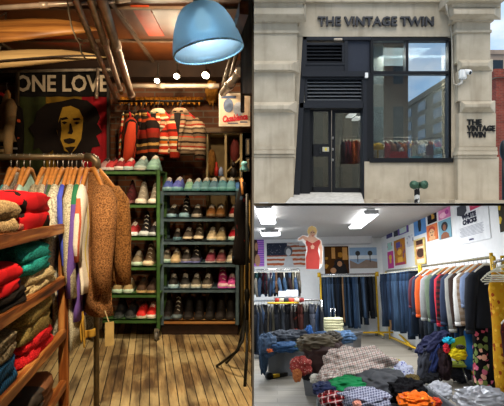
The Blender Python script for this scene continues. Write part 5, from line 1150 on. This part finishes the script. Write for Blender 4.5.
# front left rack with dark long garments, a yellow bar along it
vl = 8.8; A, B_ = BP(244, 301, vl), BP(321, 301, vl)
o = rail_thing('clothes_rail', 'chrome rack of long dark garments in front of the wall rail', [(A.x, vl, A.z), (B_.x, vl, A.z)], .014, CHROME, [(BP(278.5,0,vl).x, vl-.02, A.z), (BP(286.5,0,vl).x, vl-.02, A.z), (BP(310.5,0,vl).x, vl-.02, A.z)])
yb_ = BP(268, 303, vl-.25); yc = BP(298.5, 302.5, vl-.25); a = (yb_+yc)/2; q = MB()
q.tube([VX(((yb_.x-a.x)*math.cos(k*PI/12), -.13*math.sin(k*PI/12), 0)) for k in range(13)], .016, 8); solo(q, 'display_hoop', YELM, 'curved yellow bar at the front of the dark garment rack', 'hoop', a, smooth=True)
n = 24; dk = ['#0f1218', '#1f2b3c', '#15171b', '#2a3a50', '#0d0e11', '#3a3428', '#111318', '#2d2a1e', '#14161b', '#0e0f12', '#2a2e34', '#131519', '#0f1013', '#241a18', '#3a1d18', '#15110f', '#401f18', '#120f10', '#16181e', '#0d0e12', '#3d4048', '#111216', '#1f3048', '#14171d']
for i in range(n):
    px = 253 + i*(320-253)/(n-1); c_ = dk[i]
    m = floral('rustyfloral', '#15100f', ['#7a2a1c', '#15100f', '#4a1c14'], 16, .4) if i in (14, 15, 16) else M(c_, .9, 0, .35)
    if i % 4 == 0: jeans('%s trousers, %s from the left on the dark garment rack' % (cname(c_), nth(i)), (BP(px, 301, vl).x, vl, A.z+.005), rg.uniform(-.3, .3), .40, rg.uniform(.80, .92), .10, denim(c_), 'long garments on the dark rack', i+90)
    else: garment('dress', '%s dress, %s from the left on the dark garment rack' % ('rust-flowered black' if i in (14, 15, 16) else cname(c_), nth(i)), 'dress', (BP(px, 301, vl).x, vl, A.z+.005), rg.uniform(-.3, .3), .38, rg.uniform(.76, .92), .09, m, 0, M('#55524a', .5, .3), 'long garments on the dark rack', 1.1, seed=i+340)
# folded white garments on top of the dark rack
q = MB(); q.box((0, 0, -.01), (.55, .40, .015)); a = BP(281, 300.5, vl+.05); a.z = A.z+.09; 
for i, (px, w, h, lb) in enumerate(((276.5, .17, .10, 'white card box on the dark garment rack, left one'), (284.5, .20, .12, 'white card box on the dark garment rack, right one'))):
    q = MB(); q.box((0, 0, h/2), (w, .2, h)); solo(q, 'box', M('#c9ccd0', .7), lb, 'box', (BP(px, 0, vl).x, vl+.02, A.z+.06), group='white boxes on the dark rack', bevel=.006)
ty = thing('display_tray', 'wire tray carrying the white boxes on the dark rack', 'tray', (BP(281, 0, vl).x, vl, A.z))
q = MB()
for k in range(9): q.tube([(-.25+.0625*k, -.15, .045), (-.25+.0625*k, .16, .045)], .004, 5)
q.tube([(-.25, -.15, .045), (.25, -.15, .045), (.25, .16, .045), (-.25, .16, .045), (-.25, -.15, .045)], .006, 6)
for k in (-.2, .2): q.tube([(k, 0, .01), (k, 0, .045)], .006, 6)
part(q, 'wire_frame', CHROME, ty)
for i, (px, c_) in enumerate(((271, '#9a2a20'), (275, '#b5a48a'), (279, '#2a2c30'), (283.5, '#c04a3a'), (288, '#c9b8a0'), (292.5, '#7a2a28'))):
    q = MB(); q.ell((0, 0, .03), (.05, .06, .035), 12, 8, .7, .3, 4, i); solo(q, 'blouse', M(c_, .9, 0, .3), '%s folded top, %s from the left along the yellow bar' % (cname(c_), nth(i)), 'top', (BP(px, 0, vl-.2).x, vl-.21-.08*math.sin((px-268)/30*PI), yb_.z+.012), group='folded tops behind the yellow bar', smooth=True)

# ---- racks along the right wall
ur = UW-.30
def RA(px): v = F*ur/(px-275+0.0); return v
def rpt(px):                                        # point of the wall rail seen at this column
    lo, hi = 3.0, 12.5
    for _ in range(40):
        mid = (lo+hi)/2; p = VX((ur, mid, zrr)); wv = BASE @ p; x = 252 + F*wv.x/wv.y
        if x > px: lo = mid
        else: hi = mid
    return VX((ur, lo, zrr))
zrr = BU(489, 257.6, ur).z
v0, v1, v2 = rpt(386).y, rpt(419).y, rpt(489.5).y
o = rail_thing('clothes_rail', 'yellow wheeled rail of jeans at the far end of the right wall', [(ur, v0, zrr), (ur, v1, zrr)], .016, M('#8f8a70', .4, .5), [(ur, v0, zrr), (ur, v1, zrr+.03)], [[(ur, v0, .1), (ur, v1, .1)]], None, YELM)
f0, f1 = BF(392, 331), BF(410, 350)
q = MB(); q.tube([VX((f0.x-ur, f0.y-v0, .10)), VX((f1.x-ur, f1.y-v0, .10))], .022, 10); part(q, 'base_bar', YELM, o, smooth=True); caster(o, (f1.x-ur, f1.y-v0)); caster(o, (f0.x-ur-.06, f0.y-v0))
n = 13
for i in range(n):
    p = rpt(388 + i*(418-388)/(n-1)); c_ = ['#232f3f', '#1a2535', '#8a6c4a', '#26384f', '#1c283a', '#34485e', '#1f2c3d', '#2c4058', '#1d2c42', '#283c54', '#1c2a3c', '#22344c', '#16202e'][i]
    jeans('%s jeans, %s from the far end of the right wall rail' % ('tan' if i == 2 else cname(c_), nth(i)), p+VX((0, 0, .005)), -PI/2+rg.uniform(-.1, .7), .38, rg.uniform(.98, 1.22), .08, denim(c_), 'jeans on the right wall rail', i+150)
o = rail_thing('clothes_rail', 'yellow rail of bright sweaters and coats along the right wall', [(ur, v1-.12, zrr), (ur, v2-.1, zrr)], .016, M('#7d7658', .4, .5), [(ur, v1-.12, zrr+.03), (ur, v2-.05, zrr+.05)], [[(ur, v1-.12, .1), (ur, v2, .1)]], None, YELM)
gd = [(425,'maroon shirt','#4a1a24',.60,.40),(428,'navy shirt','#1a2438',.6,.5),(432,'orange hoodie','#c8521c',.66,.52),(437.5,'grey sweatshirt','#8a8a86',.72,.55),(442.5,'sage green shirt','#5d6a55',.72,.55),(447.5,'navy sweatshirt','#171f38',.70,.55),(452,'red sweater','#a81a2a',.74,.58),(455.5,'dark striped sweater','#241a1e',.74,.5),(459.5,'slate blue shirt','#2a3348',.74,.55),(464,'heather grey sweatshirt','#8f8c84',.80,.62),(468.5,'dark brown sweater','#2f1d14',.80,.55),(473.5,'white sweatshirt','#c9c6bf',.70,.52),(477.5,'tan striped shirt','#7a6550',.78,.5),(481,'pale blue shirt','#6d7c96',.72,.3),(486,'black sweatshirt with a white chest mark','#10131a',.78,.58)]
for i, (px, nm, c_, L, sl) in enumerate(gd):
    p = rpt(px); kn = nm.split(' with ')[0].split()[-1]
    g = garment(kn, nm + ', ' + nth(i) + ' from the far end of the bright rail', kn, p+VX((0, 0, .005)), PI/2 + .30 + rg.uniform(-.06, .06), .46, L, .16, M(c_, .9, 0, .2, 10) if i not in (7, 12) else stripes('rs%d' % i, [(0, c_), (.5, '#8a7a6a' if i == 12 else '#5a1a20')], 14), sl, WOODH if i % 2 else PLAST, 'sweaters and shirts on the bright rail', seed=i+400, cuff=M(c_, .9, 0, .2))
    if i == 14:
        q = MB(); q.tube([(-.095, .14, -.30), (-.10, .05, -.285), (-.10, -.04, -.27), (-.095, -.13, -.25)], .007, 6); part(q, 'chest_mark', M('#c9c9c6', .8), g)
    if i == 11: q = MB(); q.ell((-.085, .08, -.24), (.01, .02, .02)); part(q, 'chest_mark', M('#2a2a6a', .8), g)
# lower rail of dark trousers under the sweaters
zlo = zrr-.62
zrr_k = zrr; zrr = zlo
pl0, pl1 = rpt(421), rpt(492)
rail_thing('clothes_rail', 'lower chrome rail of dark trousers beneath the bright sweaters', [(ur+.12, pl0.y, zlo), (ur+.12, pl1.y, zlo)], .014, CHROME, [(ur+.12, pl0.y, zlo), (ur+.12, pl1.y, zlo)])
lc = ['#171a20', '#20262e', '#2a3540', '#3a4a5a', '#1d2430', '#24405a', '#10151c', '#15181d', '#1f3a5c', '#14161a', '#101216', '#23201c', '#15181e', '#0f1114', '#14304a', '#111317']
for i in range(16):
    p = rpt(422 + i*4.4); jeans('%s trousers, %s from the far end of the lower rail under the sweaters' % (cname(lc[i]), nth(i)), p+VX((.12, 0, .005)), -PI/2+.5+rg.uniform(-.2, .2), .44, rg.uniform(.60, .72), .13, denim(lc[i]), 'trousers on the lower rail', i+180)
zrr = zrr_k
# nearest rack at the right edge: long dresses and empty hangers
un = BP(494, 262, 5.4).x; zn = BP(494, 262, 5.4).z; ub = BP(513, 256, 4.5).x
o = rail_thing('clothes_rail', 'nearest yellow rail at the right edge holding long dresses', [(un, 5.4, zn), (ub, 4.5, zn)], .016, CHROME, [(un, 5.4, zn+.06), (un+.045, 5.3, zn+.06)], None, None, YELM)
ydr = floral('yellowfloral', '#b8861a', ['#b8861a', '#c99a2c', '#8a3a14', '#d8a83a', '#b87a14'], 22, .6); bdr = floral('blackfloral', '#120f10', ['#b04a5a', '#120f10', '#d8a08a', '#6a7a42', '#c0607a', '#120f10'], 17, .72); rdr = floral('redfloral', '#3a1614', ['#3a1614', '#7a2a20', '#1d0f0e'], 20, .4)
garment('dress', 'long yellow flowered dress at the right edge', 'dress', (BP(495.5, 262, 5.2).x, 5.2, zn-.02), PI/2+.25, .18, 1.26, .15, ydr, 0, PLAST, seed=501)
garment('dress', 'long black dress with pink flowers beside the yellow one', 'dress', (BP(479, 262, 5.95).x, 5.95, BP(479, 264, 5.95).z), PI/2+.2, .30, 1.46, .17, bdr, 0, M('#2a2826', .5), 'long dresses at the right edge', 1.15, seed=502)
garment('dress', 'dark red flowered dress lowest at the right edge', 'dress', (BP(513, 300, 4.9).x, 4.85, zn-.40), PI/2+.2, .36, .95, .14, rdr, 0, PLAST, seed=504)
for i in range(4):
    a = BP(494 + i*4.0, 273.5 - i*2.2, 5.0 - .12*i); hgr = thing('clothes_hanger', 'empty white hanger at the right edge, %s from the left' % nth(i), 'hanger', a, group='empty white hangers', rot=Matrix.Rotation(PI/2+.5-.12*i, 4, 'Z'))
    q = MB(); q.tube([(0,-.19,-.06), (0,-.1,-.015), (0,-.02,.02), (0,.02,.02), (0,.1,-.015), (0,.19,-.06), (0,.17,-.075), (0,-.17,-.075), (0,-.19,-.06)], .006, 6); part(q, 'bar', M('#efe9d2', .4), hgr, smooth=True)
    q = MB(); q.tube([(0,0,.02), (0,0,.06), (0,.016,.08), (0,0,.095), (0,-.014,.085)], .003, 5); part(q, 'hook', CHROME, hgr, smooth=True)
garment('dress', 'bright blue long dress hanging behind the lime chair', 'dress', (BP(474, 305, 6.35).x, 6.35, BP(474, 314, 6.35).z), PI/2+.2, .32, .64, .16, M('#0f4d80', .85, 0, .3), 0, PLAST, seed=510)

# ---- stack of folded cream garments on a wire stand
a = BP(333, 331, 9.4); 
st = thing('garment_stand', 'low chrome stand carrying the folded cream garments', 'stand', (a.x, 9.4, 0))
q = MB(); z1 = BP(333, 334, 9.4).z; q.box((0, 0, z1), (.42, .34, .02)); part(q, 'top', M('#b5b3a8', .5), st)
for sx in (-1, 1):
    for sy in (-1, 1): q = MB(); q.tube([(sx*.19, sy*.15, z1), (sx*.19, sy*.15, 0)], .012, 8); part(q, 'leg', CHROME, st, smooth=True)
for i in range(6):
    q = MB(); q.ell((0, 0, .024), (.19-.006*(i % 3), .14, .028), 24, 8, .5, .1, 3, i); solo(q, 'folded_shirt', M('#c9c6a0' if i % 2 else '#bdba94', .9, 0, .12), 'cream folded shirt, %s from the bottom of the stack' % nth(i), 'shirt', (a.x+.01*(i % 2), 9.4, z1+.012+.046*i), group='cream shirts in a stack', smooth=True)
q = MB(); 
for x in (-.03, .05): q.tube([(x, -.02, 0), (x, -.02, .16)], .006, 6)
q.tube([(-.03, -.02, .16), (.05, -.02, .16)], .006, 6); solo(q, 'sign_holder', CHROME, 'wire sign holder on top of the cream shirts', 'sign holder', (a.x, 9.4, z1+.29), smooth=True)

# ---- grey plastic bins
BIN = M('#6a6c6e', .5, 0, .06)
def bin_(label, c, L, Wd, H, rz, m=BIN):
    o = thing('storage_bin', label, 'bin', c, rz); e = .90
    def rect(w, l, z): return [VX((-w, -l, z)), VX((w, -l, z)), VX((w, l, z)), VX((-w, l, z))]
    w, l = L/2, Wd/2; t_ = .006
    q = MB(); q.rings([rect(w*e, l*e, 0), rect(w, l, H), rect(w-t_, l-t_, H), rect(w*e-t_, l*e-t_, .012)]); part(q, 'body', m, o, bevel=.004)
    q = MB()
    for p0_, p1_ in (((-w-.02, -l-.02), (w+.02, -l)), ((-w-.02, l), (w+.02, l+.02)), ((-w-.02, -l), (-w, l)), ((w, -l), (w+.02, l))): q.span((p0_[0], p0_[1], H-.035), (p1_[0], p1_[1], H+.004))
    part(q, 'rim', m, o, bevel=.004)
    for sx in (-1, 1): q = MB(); q.box((sx*(w+.012), 0, H-.08), (.03, .16, .06)); part(q, 'handle', m, o, bevel=.006)
    for x in (-.25, 0, .25): q = MB(); q.hexa([(x*L-.02, -l*e-.012, .03), (x*L+.02, -l*e-.012, .03), (x*L+.02, -l*e+.03, .03), (x*L-.02, -l*e+.03, .03), (x*L-.02, -l-.008, H-.05), (x*L+.02, -l-.008, H-.05), (x*L+.02, -l+.03, H-.05), (x*L-.02, -l+.03, H-.05)]); part(q, 'rib', m, o)
    return o
c1_ = BF(283, 377); bin_('grey plastic bin of jeans standing on the floor at the left', (c1_.x+.03, c1_.y+.28, 0), .50, .46, .34, .05)
c2_ = BF(314, 400); bin_('grey plastic bin under the brown and olive clothes', (c2_.x+.32, c2_.y+.30, 0), .72, .55, .36, -.45)
c3_ = BF(352, 352); bin_('grey plastic bin holding the blue jeans heap behind the brown clothes', (c3_.x-.12, c3_.y+.15, 0), .55, .45, .34, -.5)
k0, k1 = BF(411, 380, .38), BF(452, 408, .38); bl = BF(316, 392, .38)
ang3 = math.atan2(k0.y-k1.y, k0.x-k1.x) - PI/2
bin_('large grey bin in the foreground heaped with mixed clothes', ((bl.x+k0.x)/2+.03, (k0.y+k1.y)/2, 0), k0.x-bl.x, (k0.y-k1.y)+.1, .38, ang3)
# ---- clothes in the bins
def hp(name, label, cat, px, py, v, wpx, hpx, dep, m, seed, rz=0, **kw):
    return heap(name, label, cat, BP(px, py, v), (wpx*.5*v/F, dep*.5, hpx*.5*v/F), m, seed, rz=rz, **kw)
G1, G2, G3 = 'jeans heaped in the left bin', 'clothes heaped on the brown pile', 'clothes in the foreground bin'
hp('jeans', 'pale blue jeans spilling over the left side of the left bin', 'jeans', 268, 345, 6.75, 20, 22, .4, denim('#3f4f62'), 21, group=G1)
hp('jeans', 'trailing pale jeans leg hanging down outside the left bin', 'jeans', 263.5, 358, 6.7, 9, 30, .12, denim('#37485a'), 22, group=G1, fold=.2)
hp('jeans', 'folded mid-blue jeans at the front of the left bin', 'jeans', 286, 347, 6.6, 32, 10, .3, denim('#2c4766'), 23, group=G1)
hp('jeans', 'dark grey jeans on top of the left bin heap', 'jeans', 284, 338, 6.85, 32, 15, .4, denim('#3c4046'), 24, group=G1)
hp('jeans', 'black jeans at the back of the left bin heap', 'jeans', 297, 336, 7.0, 26, 13, .35, denim('#23262c'), 25, group=G1)
hp('jeans', 'bright blue jeans upright at the right of the left bin heap', 'jeans', 309, 336, 7.0, 9, 20, .2, denim('#2a5288'), 26, group=G1)
hp('jeans', 'teal-green garment tucked in the right of the left bin', 'jeans', 297, 347, 6.6, 16, 8, .25, M('#2a4a44', .9, 0, .3), 27, group=G1)
hp('shirt', 'small orange cloth peeking out of the left bin', 'cloth', 269.5, 350.5, 6.45, 6, 3, .14, M('#b8561c', .9), 28, nz=.6, fold=.5)
hp('jeans', 'faded blue jeans heaped in the bin behind the brown pile', 'jeans', 341, 337, 6.6, 30, 12, .35, denim('#4f6a88'), 30, fold=.35)
hp('jeans', 'dark blue jeans at the left of the bin behind the brown pile', 'jeans', 322, 336, 6.8, 18, 9, .3, denim('#27405e'), 31)
hp('coat', 'dark brown coat draped over the pile', 'coat', 326, 359, 5.45, 46, 36, .55, M('#2f1d18', .9, 0, .3), 32, group=G2, fold=.2)
hp('jacket', 'olive brown jacket on top of the brown pile', 'jacket', 318, 343.5, 5.5, 44, 17, .5, M('#4a4130', .9, 0, .3), 33, rz=.2, group=G2, fold=.4)
hp('jacket', 'dark olive sleeve bunch at the crest of the brown pile', 'jacket', 331, 338, 5.6, 22, 12, .35, M('#38332a', .9, 0, .3), 34, group=G2, fold=.4)
redd = floral('redditsy', '#8f3a34', ['#c9a89a', '#8f3a34', '#a8443a', '#d8c0b0'], 60, .42)
hp('blouse', 'red ditsy-print blouse hanging over the brown pile at left', 'blouse', 301, 366, 5.1, 22, 17, .25, redd, 35, group=G2, fold=.4)
hp('scarf', 'orange flowered scarf tail below the red blouse', 'scarf', 297, 375, 5.0, 9, 13, .12, floral('orangetail', '#a8643a', ['#c98a4a', '#7a3a2a', '#a8643a'], 50, .45), 36, group=G2)
hp('jumper', 'black jumper tucked beside the red blouse', 'jumper', 307, 375, 5.15, 12, 9, .2, M('#171518', .9), 37, group=G2)
pl1_ = plaid('creamplaid', '#b5aca2', '#5d4a48', '#8a3a34', 26, ('X', 'Y'), .25)
pl1b = plaid('creamplaid_side', '#c9c0b4', '#6d5a56', '#9a4a40', 30, ('X', 'Z'), .22)
hp('flannel_shirt', 'large cream plaid flannel shirt topping the foreground heap', 'shirt', 357, 366, 4.35, 74, 36, .50, pl1b, 40, rz=.15, group=G3, fold=.36)
hp('flannel_shirt', 'cream plaid shirt sleeve drooping at the left of the heap', 'shirt', 334, 378, 4.2, 30, 20, .3, pl1b, 41, rz=-.4, group=G3, fold=.36)
hp('tee_shirt', 'bright green tee shirt below the plaid shirt', 'shirt', 349, 384.5, 4.05, 42, 15, .35, M('#0f7a42', .85, 0, .2), 42, group=G3)
hp('trousers', 'charcoal grey trousers right of the green tee shirt', 'trousers', 381, 383, 4.05, 48, 26, .4, M('#4a4b4d', .9, 0, .2), 43, rz=.3, group=G3, fold=.25)
hp('shirt', 'navy shirt at the left rim of the foreground bin', 'shirt', 324, 389, 3.95, 22, 13, .3, M('#1c2544', .9, 0, .25), 44, group=G3)
hp('cloth', 'crumpled white cloth at the left of the foreground bin', 'cloth', 317.5, 379, 4.3, 15, 9, .15, M('#c9c5b8', .9, 0, .08), 45, group=G3, fold=.4)
hp('flannel_shirt', 'red and black plaid shirt at the bottom of the foreground heap', 'shirt', 334, 399, 3.75, 30, 14, .25, plaid('redplaid', '#a01c24', '#14100f', '#c9b8b0', 22, ('X', 'Z'), .4), 46, group=G3)
hp('shirt', 'grey gingham shirt at the bottom of the foreground heap', 'shirt', 364, 400, 3.7, 52, 22, .35, plaid('gingham', '#8f90a0', '#4a4c62', '#b5b6c4', 60, ('X', 'Z'), .5), 47, group=G3, fold=.3)
hp('cloth', 'small peach cloth beside the grey gingham', 'cloth', 357, 403.5, 3.55, 9, 6, .08, M('#d8907a', .9), 48, group=G3)
hp('sweater', 'shaggy black sweater right of the grey trousers', 'sweater', 404, 391, 3.9, 40, 24, .35, knit('#0f0e0f', '#1d1c1e', 60), 49, group=G3, fold=.4)
hp('blouse', 'bright orange flowered blouse in front of the black sweater', 'blouse', 415, 401, 3.6, 33, 16, .26, floral('orangefloral', '#d8641a', ['#d8641a', '#e08a2a', '#7a4a5a', '#c9501a', '#e8a84a'], 40, .45), 50, group=G3, fold=.4)
hp('tie_dye_shirt', 'blue and white patterned shirt at the top right of the heap', 'shirt', 402, 372, 4.3, 18, 18, .2, floral('bluewhite', '#c9cce0', ['#c9cce0', '#2a3a9a', '#c9cce0', '#4a5ab8'], 50, .45), 51, rz=.4, group=G3)
hp('cloth', 'yellow and navy scarf corner at the crest of the heap', 'cloth', 396, 362.5, 4.45, 10, 7, .12, floral('yellownavy', '#c9b43a', ['#c9b43a', '#1a2a7a'], 25, .5), 52, group=G3)
hp('cloth', 'pale green cloth between the plaid shirt and the patterned shirt', 'cloth', 389, 371, 4.3, 10, 8, .12, M('#9ab09a', .9), 53, group=G3)
hp('blouse', 'leopard print blouse behind the black sweater', 'blouse', 412, 378, 4.2, 14, 7, .15, floral('leopard', '#6a5a34', ['#2a2014', '#8a7a48', '#3a2c1a'], 80, .45), 54, group=G3)
hp('cloth', 'crumpled white shirt on the floor right of the foreground bin', 'shirt', 440, 392, 4.3, 22, 18, .2, M('#c9cad0', .9, 0, .08), 55, fold=.4)
hp('cloth', 'red and orange cloth strip at the rim of the foreground bin', 'cloth', 436, 402, 3.7, 10, 8, .1, M('#c03a1c', .9), 56)
# ---- spirit level on the floor
c_ = BF(278, 378.5); e0, e1 = BF(268, 379.5), BF(287, 376); a = (e0+e1)/2; lv_ = thing('spirit_level', 'black and yellow spirit level lying on the floor by the left bin', 'tool', a, math.atan2(e1.y-e0.y, e1.x-e0.x)); h = (e1-e0).length/2
q = MB(); q.span((-h, -.02, 0), (h, .02, .05)); part(q, 'body', BLACKM, lv_, bevel=.004)
q = MB(); q.span((-h*.55, -.022, .012), (h*.1, .0222, .052)); part(q, 'yellow_panel', M('#d0a812', .5), lv_)
q = MB(); q.lathe([(.004,-.03),(.045,-.03),(.045,.03),(.004,.03)], (-h*.9, 0, .045), 14, Matrix.Rotation(PI/2, 4, 'X')); part(q, 'end_wheel', BLACKM, lv_, smooth=True)
# ---- lime chair with jackets
c_ = BF(450, 384); ch = thing('chair', 'lime green plastic chair buried under jackets', 'chair', (c_.x+.02, c_.y+.1, 0), -.25)
LIME = M('#8f9c22', .45, 0, .08); a = c_ + VX((.02, .1, 0))
def cl(px, py, dv=-.22): 
    v = BP(px, py, c_.y+.1+dv)-VX((a.x, a.y, 0)); return Matrix.Rotation(.25, 3, 'Z') @ v
q = MB(); pts = [cl(449.5, 353), cl(453, 339), cl(461, 336.5), cl(468.5, 334.5), cl(468, 345), cl(464, 356), cl(455, 357)]; q.prism(pts, (.0, .03, .0)); part(q, 'backrest', LIME, ch, bevel=.008)
q = MB(); s0 = cl(458, 365); q.hexa([(-.2, -.25, s0.z-.02), (.2, -.25, s0.z-.02), (.2, .15, s0.z-.02), (-.2, .15, s0.z-.02), (-.2, -.25, s0.z), (.2, -.25, s0.z), (.2, .15, s0.z), (-.2, .15, s0.z)]); part(q, 'seat', LIME, ch, bevel=.008)
for sx, sy in ((-1,-1),(1,-1),(-1,1),(1,1)): q = MB(); q.tube([(sx*.15, sy*.15-.05, s0.z-.02), (sx*.21, sy*.2-.05, 0)], .011, 8); part(q, 'leg', CHROME, ch, smooth=True)
for sx in (-1, 1): q = MB(); q.tube([(sx*.12, .1, s0.z), (sx*.1, .08, s0.z+.2)], .011, 8); part(q, 'back_support', CHROME, ch, smooth=True)
G4 = 'jackets piled over the lime chair'; vc = c_.y
hp('jacket', 'slate grey jacket hanging at the left of the chair pile', 'jacket', 426, 364, vc-.05, 15, 34, .26, M('#2a2c34', .9, 0, .3), 60, ry=.22, group=G4, fold=.3)
hp('jacket', 'navy patterned jacket over the top of the chair pile', 'jacket', 434, 344, vc+.02, 38, 17, .36, floral('navyspeck', '#20223a', ['#20223a', '#3a3c5a', '#181a2c'], 60, .4), 61, rz=.2, ry=-.55, group=G4, fold=.3)
hp('jacket', 'blue jacket stripe in the middle of the chair pile', 'jacket', 433, 360, vc-.10, 11, 32, .2, M('#1d2a55', .9, 0, .3), 62, ry=.3, group=G4, fold=.3)
hp('jacket', 'dark brown cardigan hanging in front of the chair pile', 'cardigan', 443, 362, vc-.12, 15, 32, .25, M('#24151a', .9, 0, .3), 63, group=G4, fold=.3)
hp('shirt', 'bright yellow shirt bunched on the lime chair', 'shirt', 458, 354, vc-.30, 16, 11, .16, M('#d8c012', .85, 0, .12), 64, fold=.35)
hp('shirt', 'cyan cloth tucked by the lime chair back', 'cloth', 448.5, 340.5, vc-.24, 8, 6, .14, M('#1aa8c4', .85), 65, nz=.6, fold=.5, rz=.5)
hp('shirt', 'small red cloth under the cyan one', 'cloth', 446.5, 348.5, vc-.24, 5, 8, .14, M('#b81a24', .85), 66, nz=.6, fold=.5)
hp('shirt', 'grey and black print bunched in the yellow shirt', 'cloth', 460.5, 347, vc-.30, 9, 4, .1, floral('greyprint', '#3a3430', ['#3a3430', '#8a8078', '#1d1a18'], 60, .45), 67)
hp('jacket', 'dark grey cloth hanging below the chair seat', 'jacket', 459, 372, vc+.05, 22, 18, .3, M('#23242a', .9, 0, .3), 68, group=G4)
hp('jacket', 'charcoal jacket hem at the foot of the chair pile', 'jacket', 431, 377, vc-.1, 16, 12, .25, M('#1b1c20', .9, 0, .3), 69, group=G4)
# ---- plastic bag
t = NT('clear_plastic'); t.n.remove(t.p)
tr = t.new('ShaderNodeBsdfTransparent'); tr.inputs[0].default_value = (.9, .9, .92, 1); gl = t.new('ShaderNodeBsdfGlossy'); gl.inputs[1].default_value = .25
df = t.new('ShaderNodeBsdfDiffuse'); df.inputs[0].default_value = rgba('#b9bcc2'); m1 = t.new('ShaderNodeMixShader'); m1.inputs[0].default_value = .25
t.l(df.outputs[0], m1.inputs[1]); t.l(gl.outputs[0], m1.inputs[2]); m2 = t.new('ShaderNodeMixShader'); m2.inputs[0].default_value = .42; t.l(m1.outputs[0], m2.inputs[1]); t.l(tr.outputs[0], m2.inputs[2]); t.l(m2.outputs[0], t.out.inputs[0])
hp('plastic_bag', 'clear crumpled plastic bag on the floor in the lower right', 'bag', 482, 399, 4.6, 52, 20, .45, t.mat, 70, rz=-.1, nz=.25, fold=.5, nf=7)
